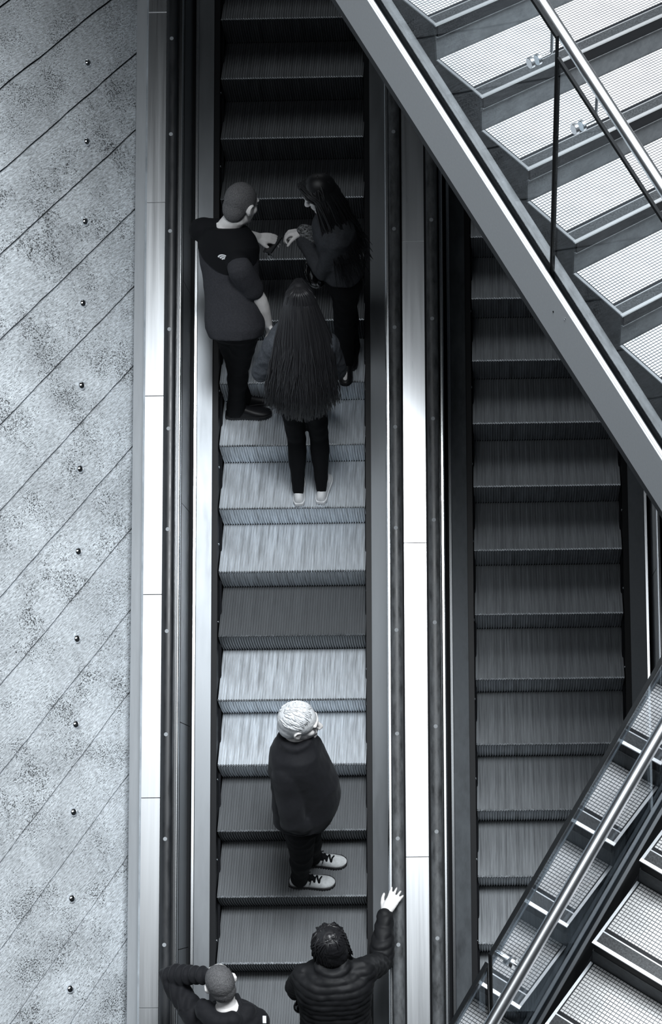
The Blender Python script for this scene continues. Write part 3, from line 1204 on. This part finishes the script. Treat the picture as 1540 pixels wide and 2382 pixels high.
def strand(mb, pts, r0, r1, seg=6):
    n = len(pts)
    mb.tube(pts, [r0 + (r1 - r0) * (k / (n - 1)) ** 1.5 for k in range(n)], seg)


def person(j, label, spec):
    """spec holds joint positions in world space; builds one continuous body and its clothing as children"""
    z = tread_z(j)
    J = spec['J']
    base = (J['La'] + J['Ra']) / 2
    root = empty('person', (base.x, base.y, z), (0, 0, 0), label, 'person', 'people riding the left escalator')
    inv = Vector((base.x, base.y, z))
    for k in list(J):
        J[k] = J[k] - inv                   # joints relative to the person's base
    f, r, u = basis(spec['f'], spec.get('hup', UP))
    s = spec.get('hs', 1.0)
    hc = J['head']
    bw, bd = spec.get('bw', 1), spec.get('bd', 1)
    th = spec.get('thick', 1.0)
    b = MB()
    head_shapes(b, hc, f, r, u, s)
    limb(b, [J['neck'] - (J['neck'] - (J['Lh'] + J['Rh']) / 2).normalized() * .06, J['neck'], hc - u * .07 * s - f * .022 * s, hc - u * .02 * s - f * .025 * s], [.062 * th, .057 * th, .054 * th, .05 * th])
    torso_rings(b, J['Lh'], J['Rh'], J['Ls'], J['Rs'], J['neck'], bw * .90, bd * .86, spec.get('belly', 0) * .85)
    for k in 'LR':
        limb(b, *arm_chain(J[k + 's'], J[k + 'e'], J[k + 'w'], .052 * th, .042 * th, .040 * th, .027 * th))
        tl = min(th, 1.0)
        limb(b, *leg_chain(J[k + 'h'], J[k + 'k'], J[k + 'a'], .074 * tl, .053 * tl, .050 * tl, .034 * tl))
        fd = Vector(spec['feet'][k])
        fd = Vector((fd.x, fd.y, 0)).normalized()
        limb(b, [J[k + 'a'] - UP * .03, J[k + 'a'] - UP * .045 + fd * .07, Vector((J[k + 'a'].x, J[k + 'a'].y, .035)) + fd * .14], [.028, .024, .016])
        h = spec['hands'].get(k, {})
        hand_shapes(b, J[k + 'w'], h.get('d', J[k + 'w'] - J[k + 'e']), h.get('n', f), h.get('t', f), h.get('curl', 25), h.get('spread', .12), spec.get('hands_s', 1.0))
    b.organic('body', M['skin'], root, .0058, 3)
    for k in (-1, 1):
        e = MB()
        e.ell(hc + (f * .079 + r * (.031 * k) + u * .012) * s, (f, r, u), (.0115 * s,) * 3, 14, 10)
        e.build('eye', M['eye'], root, smooth=True)
    return root, J, (f, r, u, hc, s), z


def trousers(root, J, m_, spec, thick=1.0, ra=.062, voxel=.009, amp=.006, t1=.2):
    b = MB()
    torso_rings(b, J['Lh'], J['Rh'], J['Ls'], J['Rs'], J['neck'], spec.get('bw', 1) * 1.0, spec.get('bd', 1) * 1.0, spec.get('belly', 0) * .5, t0=-.2, t1=t1, grow=.004)
    for k in 'LR':
        A = J[k + 'a'] - UP * .015
        limb(b, *leg_chain(J[k + 'h'], J[k + 'k'], A, .094 * thick, .070 * thick, .068 * thick, ra))
    return b.organic('trousers', m_, root, voxel, 4, folds(amp, 9, 2, (1, 1, .8)))


def top(root, J, m_, spec, name='jacket', grow=.018, arms='LR', sleeve=1.0, t0=-.12, t1=1.04, rs=.070, re=.058, rw=.046, voxel=.009, amp=.007, scale=8, seed=1, extra=None, fn=None, stretch=(1, 1, 1)):
    b = MB()
    torso_rings(b, J['Lh'], J['Rh'], J['Ls'], J['Rs'], J['neck'], spec.get('bw', 1), spec.get('bd', 1), spec.get('belly', 0), t0=t0, t1=t1, grow=grow)
    for k in arms:
        S, E, Wr = J[k + 's'], J[k + 'e'], J[k + 'w']
        if sleeve >= 1:
            pts, rads = arm_chain(S, E, Wr - (Wr - E).normalized() * .012, rs, re, re * .98, rw)
        else:
            q = S.lerp(E, sleeve)
            pts, rads = [S, S.lerp(q, .5), q], [rs, rs * .98, rs * .92]
        limb(b, pts, rads)
        limb(b, [S, S.lerp(J['neck'], .6)], [rs * .95, rs * .75])
    if extra:
        extra(b)
    return b.organic(name, m_, root, voxel, 4, fn or folds(amp, scale, seed, stretch))


def surf_hit(objs, x, y):
    """first hit of the pixel's line of sight on the given objects: used to lay prints on cloth"""
    d = ray(x, y)
    best = None
    for o in objs:
        bpy.context.view_layer.update()
        mw = o.matrix_world
        bv = BVHTree.FromPolygons([mw @ v.co for v in o.data.vertices], [tuple(p.vertices) for p in o.data.polygons])
        h = bv.ray_cast(CAM_LOC, d)
        if h[0] is not None and (best is None or h[3] < best[2]):
            best = (h[0], h[1], h[3])
    return best


# ---- man in the two-tone jersey, looking at his phone
P = px_at(7)
J = dict(head=P(562, 476, 1.63), neck=P(527, 532, 1.47), Ls=P(474, 536, 1.43), Rs=P(558, 626, 1.39),
         Re=P(604, 700, 1.12), Rw=P(622, 752, .93), Le=P(548, 548, 1.10), Lw=P(598, 552, 1.12),
         Lh=P(524, 752, .95), Rh=P(570, 768, .95), Lk=P(548, 838, .50), Rk=P(554, 856, .50), La=P(562, 922, .085), Ra=P(548, 946, .085))
spec = dict(J=J, f=(.62, .66, -.42), feet=dict(L=(1, .25), R=(1, .02)), bw=1.0, bd=1.10, belly=.01, thick=1.2, hs=1.10,
            hands=dict(L=dict(d=(1, -.02, -.10), n=(.1, -.25, 1), t=(.1, -1, .1), curl=24, spread=.10), R=dict(curl=30)))
man, J, (f, r, u, hc, s), zz = person(7, 'person in a black and charcoal short-sleeved top with black trousers, looking down at a phone', spec)
trousers(man, J, M['trousers'], spec, .98, .066, t1=.05)
shirt = top(man, J, M['cloth_grey'], spec, 'shirt', .024, sleeve=.62, rs=.078, t0=-.13, t1=1.0, amp=.004)
yk = MB()
torso_rings(yk, J['Lh'], J['Rh'], J['Ls'], J['Rs'], J['neck'], spec['bw'], spec['bd'], 0, t0=.42, t1=1.02, grow=.032,
            prof=[(.42, .161, .114), (.5, .162, .114), (.6, .170, .118), (.70, .178, .122), (.82, .187, .122), (.92, .166, .110), (1.0, .112, .090), (1.02, .09, .08)])
for k in 'LR':
    limb(yk, [J[k + 's'].lerp(J['neck'], .14 if k == 'R' else -.10), J[k + 's'].lerp(J['neck'], .7)], [.078 if k == 'R' else .080, .066])
limb(yk, [J['Ls'], J['Ls'].lerp(J['Le'], .3)], [.082, .080])
yoke = yk.organic('shoulder_yoke', M['cloth_black'], man, .009, 4)
# the yoke ends in a seam running down across the back
bmy = bmesh.new()
bmy.from_mesh(yoke.data)
s0, s1 = [surf_hit([yoke], x_, y_)[0] - man.location for x_, y_ in ((462, 582), (536, 641))]
sd_ = (s1 - s0).normalized()
pn = sd_.cross(Vector((.66, .70, .12)).normalized())
pn = pn if pn.z > 0 else -pn
bmesh.ops.bisect_plane(bmy, geom=bmy.verts[:] + bmy.edges[:] + bmy.faces[:], plane_co=s0, plane_no=pn, clear_inner=True)
bmy.to_mesh(yoke.data)
bmy.free()
h = MB()
hair_cap(h, hc, f, r, u, s, .004, -.03)
h.organic('hair', M['hair_short'], man, .006, 2, folds(.0015, 90, 3))
h = MB()
h.ell(hc + f * .035 - u * .062, (f, r, u), (.064, .060, .060), 20, 12)
h.organic('beard', M['hair_short'], man, .006, 2, folds(.0015, 90, 4))
shoe(man, J['Ra'], 0, spec['feet']['R'], M['shoe_black'], M['shoe_black'], .315, .052, laces=None)
shoe(man, J['La'], 0, spec['feet']['L'], M['shoe_black'], M['shoe_black'], .315, .052)
# chest logo: three nested quarter arcs, as on the back of the shoulder
hit = surf_hit([yoke, shirt], 517, 596)
if hit:
    n_ = hit[1].normalized()
    e1 = (at_z(526, 607, hit[0].z) - at_z(508, 586, hit[0].z))
    e1 = (e1 - n_ * e1.dot(n_)).normalized()
    e2 = n_.cross(e1)
    lg = MB()
    for r_in, r_out in ((.014, .0235), (.028, .0375), (.042, .0515)):
        N = 12
        vs = []
        for k in range(N + 1):
            a = math.pi / 2 * k / N
            for rr in (r_in, r_out):
                q = e1 * (.026 - rr * math.cos(a)) + e2 * (rr * math.sin(a) * .70 - .018)
                vs.append(hit[0] + n_ * .0012 + q - man.location)
                vs.append(hit[0] + n_ * .0030 + q - man.location)
        fs = []
        for k in range(N):
            a = k * 4
            fs += [(a + 1, a + 3, a + 7, a + 5), (a, a + 4, a + 6, a + 2), (a, a + 1, a + 5, a + 4), (a + 2, a + 6, a + 7, a + 3)]
        fs += [(0, 2, 3, 1), (N * 4, N * 4 + 1, N * 4 + 3, N * 4 + 2)]
        lg.add(vs, fs)
    lg.build('logo', M['white'], yoke)
# phone in his hand and the keys dangling from it
hw = J['Lw'] + man.location
ph = MB()
ph.box(-.036, .036, -.074, .074, -.0042, .0042)
phone = ph.build('phone', M['gloss_black'], None, bevel=.004)
phone.location = hw + Vector((.100, -.035, -.034))
phone.rotation_euler = (math.radians(8), math.radians(-12), math.radians(-28))
tag(phone, 'black phone held out in front of the person in the two-tone top', 'phone')
q = MB()
q.box(-.028, .028, -.064, .064, .0043, .0050)
q.build('screen', M['gloss_black'], phone)
kr = empty('key_ring', hw + Vector((.062, -.055, -.085)), (0, 0, 0), 'shiny bunch of keys hanging below the hand with the phone', 'keys')
q = MB()
q.tube([(.016 * math.cos(a), .016 * math.sin(a), .012) for a in [k * math.pi / 8 for k in range(16)]], .0022, 6)
q.build('ring', M['chrome'], kr, smooth=True)
rk = random.Random(5)
for k in range(4):
    a = rk.uniform(-2.6, -.6)
    dx, dy = math.cos(a), math.sin(a)
    q = MB()
    q.tube([(dx * .012, dy * .012, .004), (dx * .03, dy * .03, -.004), (dx * .058, dy * .058, -.012)], [.009, .004, .0035], 8, round_caps=True)
    q.build('key', M['chrome'], kr, smooth=True)

# ---- woman with very long hair, seen from behind
P = px_at(8)
J = dict(head=P(699, 700, 1.60), neck=P(700, 760, 1.44), Ls=P(640, 800, 1.35), Rs=P(762, 800, 1.35),
         Le=P(606, 868, 1.08), Re=P(786, 862, 1.08), Lw=P(650, 800, 1.06), Rw=P(735, 800, 1.06),
         Lh=P(676, 918, .92), Rh=P(728, 918, .92), Lk=P(690, 1018, .49), Rk=P(742, 1014, .49), La=P(693, 1138, .085), Ra=P(748, 1134, .085))
spec = dict(J=J, f=(-.05, 1, -.18), feet=dict(L=(-.08, 1), R=(.14, 1)), bw=.95, bd=.95, thick=.95, hs=.97,
            hands=dict(L=dict(d=(1, .3, 0), n=(0, -1, .3), curl=40), R=dict(d=(-1, .3, 0), n=(0, -1, .3), curl=40)))
wom, J, (f, r, u, hc, s), zz = person(8, 'person seen from behind with very long straight hair, denim jacket and white trainers', spec)
trousers(wom, J, M['trousers'], spec, .86, .036)
jk = top(wom, J, M['cloth_denim'], spec, 'jacket', .030, rs=.070, re=.058, rw=.050, t0=-.02, t1=1.05, amp=.008, scale=14)
shoe(wom, J['La'], 0, spec['feet']['L'], M['shoe_white'], M['shoe_white'], .262, .046)
shoe(wom, J['Ra'], 0, spec['feet']['R'], M['shoe_white'], M['shoe_white'], .262, .046)
rh = random.Random(11)
h = MB()
hair_cap(h, hc, f, r, u, s, .008, -.04)
back = -f


def hair_curtain(mb, n, width_top, width_bot, z_end, depth, jit, rad, rng, skew=0.0, side=1.0):
    fl = Vector((f.x, f.y, 0)).normalized()
    rl = fl.cross(UP)
    for k in range(n):
        a = (k + .5) / n * 2 - 1 + rng.uniform(-.03, .03)
        lay = rng.uniform(0, 1)
        th_ = a * 1.25
        start = hc + (u * .122 + f * rng.uniform(-.07, .06) + r * (a * .02)) * s
        mid1 = hc + (r * (math.sin(th_) * .108) - f * (.03 + .085 * math.cos(th_)) + u * (.03 - .02 * abs(a))) * s
        zend = z_end + abs(a) ** 2 * .10 + rng.uniform(-.035, .03)
        p2 = Vector((hc.x, hc.y, hc.z - .16)) + rl * (a * width_top) - fl * (depth * .8 * math.cos(th_ * .8) + .02 * lay + .03)
        pe = Vector((hc.x, hc.y, zend)) + rl * (a * width_bot + skew + rng.uniform(-jit, jit)) - fl * (depth * 1.32 * math.cos(th_ * .55) + .018 * lay)
        p3 = p2.lerp(pe, .35) + rl * rng.uniform(-jit, jit) - fl * .012
        p4 = p2.lerp(pe, .7) + rl * rng.uniform(-jit, jit) - fl * .008
        p2 = p2 + rl * rng.uniform(-jit, jit) * .7
        strand(mb, [start, start.lerp(mid1, .5) + (u * .016 - f * .022 + r * (math.sin(th_) * .018)) * s, mid1, p2, p3, p4, pe], rad * rng.uniform(.7, 1.25), .0012, 6)


hair_curtain(h, 520, .165, .235, hc.z - .70, .215, .022, .0066, rh, skew=-.045)
h.build('hair', M['hair_long'], wom, smooth=True)

# ---- older man with white hair
P = px_at(14)
J = dict(head=P(698, 1682, 1.66), neck=P(688, 1726, 1.51), Ls=P(692, 1668, 1.42), Rs=P(668, 1800, 1.39),
         Le=P(724, 1792, 1.10), Lw=P(746, 1866, 1.00), Re=P(682, 1908, 1.10), Rw=P(738, 1914, .95),
         Lh=P(708, 1880, .93), Rh=P(698, 1922, .93), Lk=P(720, 1948, .49), Rk=P(701, 1988, .49), La=P(727, 1990, .085), Ra=P(697, 2040, .085))
spec = dict(J=J, f=(.97, .03, -.14), feet=dict(L=(1, -.06), R=(1, -.02)), bw=.84, bd=1.18, belly=.085, thick=1.1, hs=1.12,
            hands=dict(L=dict(d=(-1, -.4, -.2), curl=50, n=(.3, 1, .3)), R=dict(d=(.3, 1, -.4), n=(.2, -.3, 1), curl=40)))
old, J, (f, r, u, hc, s), zz = person(14, 'person with short white hair in a dark jacket and pale lace-up shoes, facing right', spec)
trousers(old, J, M['trousers'], spec, 1.04, .060)


def collar(b):
    nk = J['neck']
    for a in range(0, 360, 20):
        c, sn = math.cos(math.radians(a)), math.sin(math.radians(a))
        p = nk + Vector((c * .086 + .004, sn * .086, .0))
        b.tube([p - UP * .05, p + UP * .045], .020, 8, round_caps=True)


top(old, J, M['cloth_jacket'], spec, 'jacket', .028, rs=.090, re=.080, rw=.068, t0=-.08, t1=1.08, amp=.010, scale=7, extra=collar, seed=5)
h = MB()
hair_cap(h, hc, f, r, u, s, .009, -.02)
h.organic('hair_base', M['hair_white'], old, .006, 2, folds(.002, 60, 4))
h = MB()
rw_ = random.Random(21)
for k in range(150):
    a = rw_.uniform(-1.25, 1.25)
    e = rw_.uniform(-.15, 1.35)
    nrm = (-f * math.sin(e) * math.cos(a) * .9 + u * math.cos(e) * .95 + r * math.sin(a) * .8 + f * .25)
    nrm = nrm.normalized()
    st = hc + (Vector((0, 0, 0)) - f * .018 + u * .034) * s + (f * nrm.dot(f) * .104 + r * nrm.dot(r) * .087 + u * nrm.dot(u) * .100) * s
    comb = (f * .9 + r * (.5 * math.sin(a) + .25) - u * .05).normalized()
    pts = [st]
    for q in range(4):
        st = st + (comb - nrm * comb.dot(nrm)) * .014 + r * (.004 * math.sin(q * 2.2 + k)) - nrm * .0012 * q
        pts.append(st)
    strand(h, pts, .0042, .0012, 6)
h.build('hair', M['hair_white'], old, smooth=True)
shoe(old, J['La'], 0, spec['feet']['L'], M['shoe_pale'], M['shoe_black'], .300, .052, laces=M['cloth_black'])
shoe(old, J['Ra'], 0, spec['feet']['R'], M['shoe_pale'], M['shoe_black'], .305, .052, laces=M['cloth_black'])

# ---- woman in the black puffer jacket, hand on the right handrail
P = px_at(17)
hz = tread_z(17)
J = dict(head=P(766, 2196, 1.56), neck=P(775, 2252, 1.42), Ls=P(712, 2272, 1.34), Rs=P(842, 2262, 1.36),
         Re=P(886, 2238, 1.12), Rw=at_n(896, 2126, .93), Le=P(690, 2296, 1.08), Lw=P(716, 2318, 1.02),
         Lh=P(752, 2420, .90), Rh=P(814, 2418, .90), Lk=P(755, 2520, .48), Rk=P(812, 2520, .48), La=P(758, 2630, .085), Ra=P(815, 2630, .085))
spec = dict(J=J, f=(-.55, .75, -.15), feet=dict(L=(-.1, 1), R=(.1, 1)), bw=1.1, bd=1.15, thick=1.0, hs=1.0,
            hands=dict(R=dict(d=(.42, .72, .28), n=(-.1, -.35, .95), t=(-1, .3, 0), curl=3, spread=.20), L=dict(d=(.6, .6, -.2), n=(0, -.2, 1), curl=35)), hands_s=1.04)
pfw, J, (f, r, u, hc, s), zz = person(17, 'person in a black puffer jacket, one bare hand spread on the right handrail', spec)
trousers(pfw, J, M['trousers'], spec, 1.0, .05)
axp = (J['neck'] - (J['Lh'] + J['Rh']) / 2).normalized()


def quilt(co):
    a = abs(math.sin(co.dot(axp) * math.pi / .042 + 1.2 * noise.noise(co * 6)))
    return .007 * (a ** .6 - .6) + .006 * noise.noise(co * 22)


top(pfw, J, M['puffer'], spec, 'jacket', .035, rs=.086, re=.074, rw=.052, t0=-.2, t1=1.06, fn=quilt, extra=lambda b: b.tube([J['neck'] + Vector((.07 * math.cos(a), .07 * math.sin(a), .035)) for a in [k * math.pi / 6 for k in range(13)]], .042, 10))
h = MB()
hair_cap(h, hc, f, r, u, s, .012, -.07)
h.organic('hair_base', M['hair_dark'], pfw, .006, 2, folds(.004, 40, 6))
h = MB()
rp_ = random.Random(4)
for k in range(260):
    a = rp_.uniform(-2.0, 2.0)
    st = hc + (u * .126 + f * rp_.uniform(-.07, .06) + r * rp_.uniform(-.03, .03)) * s
    m1 = hc + (r * math.sin(a) * .098 - f * math.cos(a) * .105 + u * .04) * s
    e1 = hc + (r * math.sin(a) * .108 - f * (math.cos(a) * .115 - .005) - u * (.11 + .05 * rp_.random())) * s
    w1 = Vector((rp_.uniform(-1, 1), rp_.uniform(-1, 1), rp_.uniform(-1, 1))) * .012
    strand(h, [st, st.lerp(m1, .5) + (m1 - hc).normalized() * .02 + w1, m1 + w1, m1.lerp(e1, .5) - w1, e1 + w1], .0052, .0015, 6)
h.build('hair', M['hair_dark'], pfw, smooth=True)
shoe(pfw, J['La'], 0, spec['feet']['L'], M['shoe_black'], M['shoe_black'], .26, .046)
shoe(pfw, J['Ra'], 0, spec['feet']['R'], M['shoe_black'], M['shoe_black'], .26, .046)
# the small bag held in front of her
bagp = P(708, 2338, .96)
bag = empty('handbag', bagp, (0, 0, .4), 'small black bag with bright clasp held by the person in the puffer jacket', 'bag')
q = MB()
q.ell((0, 0, 0), (Vector((1, 0, 0)), Vector((0, 1, 0)), UP), (.07, .05, .06), 20, 12)
q.build('pouch', M['gloss_black'], bag, smooth=True)
q = MB()
q.tube([(-.05, 0, .04), (-.03, .01, .10), (.03, .01, .10), (.05, 0, .04)], .006, 8, round_caps=True)
q.build('handle', M['cloth_black'], bag, smooth=True)
q = MB()
q.box(-.016, .016, -.006, .006, .056, .066)
q.build('clasp', M['chrome'], bag, bevel=.003)

# ---- man with raised arm, bottom left
J = dict(head=P(512, 2286, 1.64), neck=P(530, 2348, 1.48), Ls=P(452, 2362, 1.41), Rs=P(596, 2374, 1.37),
         Le=P(392, 2268, 1.50), Lw=P(478, 2268, 1.62), Re=P(610, 2440, 1.08), Rw=P(590, 2470, .92),
         Lh=P(520, 2520, .95), Rh=P(582, 2520, .95), Lk=P(520, 2600, .5), Rk=P(580, 2600, .5), La=P(524, 2690, .085), Ra=P(584, 2690, .085))
spec = dict(J=J, f=(-.42, .85, -.22), feet=dict(L=(-.1, 1), R=(.1, 1)), bw=1.02, bd=1.0, thick=1.0, hs=1.0,
            hands=dict(L=dict(d=(.75, .5, -.1), n=(-.5, .2, 1), t=(0, 0, 1), curl=30), R=dict(curl=30)))
ym, J, (f, r, u, hc, s), zz = person(17, 'person in a dark hooded jacket with left elbow raised and hand behind the head', spec)
trousers(ym, J, M['trousers'], spec, 1.0, .06)


def hood(b):
    nk = J['neck']
    for k in range(9):
        a = math.pi * (1.0 + k / 8)
        p = nk + Vector((math.cos(a) * .115 - .01, math.sin(a) * .085 - .01, .05 if k < 6 else .0))
        b.ell(p, (Vector((1, 0, 0)), Vector((0, 1, 0)), UP), (.058, .052, .045), 12, 8)


ringy = lambda co: .006 * math.sin((co - J['Le']).dot((J['Lw'] - J['Le']).normalized()) * 130) * (1 if (co - J['Le']).dot(J['Lw'] - J['Le']) > 0 and (co - J['Le'].lerp(J['Lw'], .5)).length < .2 else 0)
fd_ = folds(.006, 9, 7)
top(ym, J, M['cloth_jacket'], spec, 'jacket', .024, rs=.074, re=.062, rw=.05, t0=-.14, t1=1.03, extra=hood, fn=lambda co: ringy(co) + fd_(co))
h = MB()
hair_cap(h, hc, f, r, u, s, .005, -.02)
h.organic('hair', M['hair_short'], ym, .006, 2, folds(.002, 80, 9))
shoe(ym, J['La'], 0, spec['feet']['L'], M['shoe_black'], M['shoe_black'], .29, .05)
shoe(ym, J['Ra'], 0, spec['feet']['R'], M['shoe_black'], M['shoe_black'], .29, .05)
# shoulder bag: strap over the right shoulder with a white tag
sb = empty('shoulder_bag', J['Rs'] + ym.location, (0, 0, 0), 'dark bag strap with a small white tag over the shoulder at the bottom edge', 'bag')
sl_ = sb.location
q = MB()
sp = [J['Rs'].lerp(J['neck'], .62) + Vector((-.01, .09, .055)), J['Rs'].lerp(J['neck'], .50) + Vector((0, .03, .088)), J['Rs'].lerp(J['neck'], .35) + Vector((0, -.03, .092)), J['Rs'].lerp(J['neck'], .2) + Vector((0, -.085, .06)), J['Rs'].lerp(J['neck'], .1) + Vector((0, -.125, -.02)), J['Rs'] + Vector((-.01, -.14, -.16))]
q.tube([p + ym.location - sl_ for p in sp], .014, 10, round_caps=True)
q.build('strap', M['cloth_jacket'], sb, smooth=True)
q = MB()
q.ell(J['Rs'] + Vector((.02, -.16, -.30)) + ym.location - sl_, (Vector((1, 0, 0)), Vector((0, 1, 0)), UP), (.10, .06, .16), 16, 10)
q.build('pouch', M['cloth_black'], sb, smooth=True)
tp = J['Rs'] + ym.location - sl_ + Vector((.055, -.02, .055))
q = MB()
q.box(-.011, .011, -.022, .022, -.004, .004)
tg = q.build('white_tag', M['white'], sb, bevel=.002)
tg.location = tp
tg.rotation_euler = (.3, .5, .2)

# ---- woman in the grey sweater, turned to the left
P = px_at(6)
J = dict(head=P(744, 452, 1.56), neck=P(772, 505, 1.42), Ls=P(788, 560, 1.34), Rs=P(772, 500, 1.36),
         Le=P(752, 632, 1.06), Lw=P(704, 556, 1.12), Re=P(735, 555, 1.12), Rw=P(705, 540, 1.16),
         Lh=P(806, 664, .92), Rh=P(788, 640, .92), Lk=P(800, 748, .49), Rk=P(808, 722, .49), La=P(806, 836, .085), Ra=P(820, 802, .085))
spec = dict(J=J, f=(-.82, -.12, -.42), feet=dict(L=(-.05, -1), R=(-.1, -1)), bw=.86, bd=.88, thick=.92, hs=.99,
            hands=dict(L=dict(d=(-1, .3, .1), n=(0, .2, 1), t=(0, 1, .2), curl=48, spread=.05), R=dict(d=(-1, -.1, 0), n=(0, .3, 1), t=(0, -1, 0), curl=48, spread=.05)))
gw, J, (f, r, u, hc, s), zz = person(6, 'person with long dark wavy hair in a grey sweater and black trousers, facing the phone', spec)
trousers(gw, J, M['trousers'], spec, .95, .05)
top(gw, J, M['cloth_sweater'], spec, 'sweater', .022, rs=.068, re=.056, rw=.046, t0=.10, t1=1.04, amp=.009, scale=11, seed=8)
h = MB()
limb(h, [J['Rw'].lerp(J['Re'], .15), J['Rw'].lerp(J['Re'], .5), J['Re'].lerp(J['Rs'], .1), J['Re'].lerp(J['Rs'], .5)], [.054, .060, .066, .066])
h.organic('patterned_sleeve', M['pattern'], gw, .008, 3, folds(.006, 30, 2))
h = MB()
hair_cap(h, hc, f, r, u, s, .012, -.06)
rg = random.Random(31)
for k in range(240):
    a = rg.uniform(-1.9, 2.1)
    st = hc + (u * .124 + f * rg.uniform(-.06, .08) + r * rg.uniform(-.02, .02)) * s
    m1 = hc + (r * math.sin(a) * .10 - f * math.cos(a) * .11 + u * .01) * s
    dn = Vector((.10 + .05 * rg.random(), -.03 - .06 * abs(math.sin(a)), -.34 - .20 * rg.random()))
    e1 = Vector((m1.x, m1.y, hc.z)) + dn + (m1 - hc) * .48
    wv = Vector((math.sin(k), math.cos(k * 1.7), 0)) * .018
    strand(h, [st, st.lerp(m1, .5) + (m1 - hc).normalized() * .03, m1, m1.lerp(e1, .35) + wv, m1.lerp(e1, .68) - wv, e1 + wv], .0068, .0012, 6)
h.build('hair', M['hair_dark'], gw, smooth=True)
shoe(gw, J['La'], 0, spec['feet']['L'], M['shoe_black'], M['shoe_black'], .25, .044)
shoe(gw, J['Ra'], 0, spec['feet']['R'], M['shoe_black'], M['shoe_black'], .25, .044)
bg_ = empty('handbag', P(732, 616, 1.0), (0, 0, .2), 'black handbag with bright fittings hanging from the arm of the person in the grey sweater', 'bag')
q = MB()
q.ell((0, 0, -.06), (Vector((1, 0, 0)), Vector((0, 1, 0)), UP), (.075, .09, .11), 20, 12)
q.build('pouch', M['gloss_black'], bg_, smooth=True)
q = MB()
q.tube([(.0, -.06, .03), (.02, -.03, .10), (.03, .02, .11), (.0, .06, .03)], .007, 8, round_caps=True)
q.build('handle', M['cloth_black'], bg_, smooth=True)
for k, (a, b_) in enumerate(((-.05, -.035), (-.045, .05))):
    q = MB()
    q.box(-.005, .005, -.008, .008, -.004, .004)
    o = q.build('buckle', M['chrome'], bg_, bevel=.002)
    o.location = (a, b_, .03)
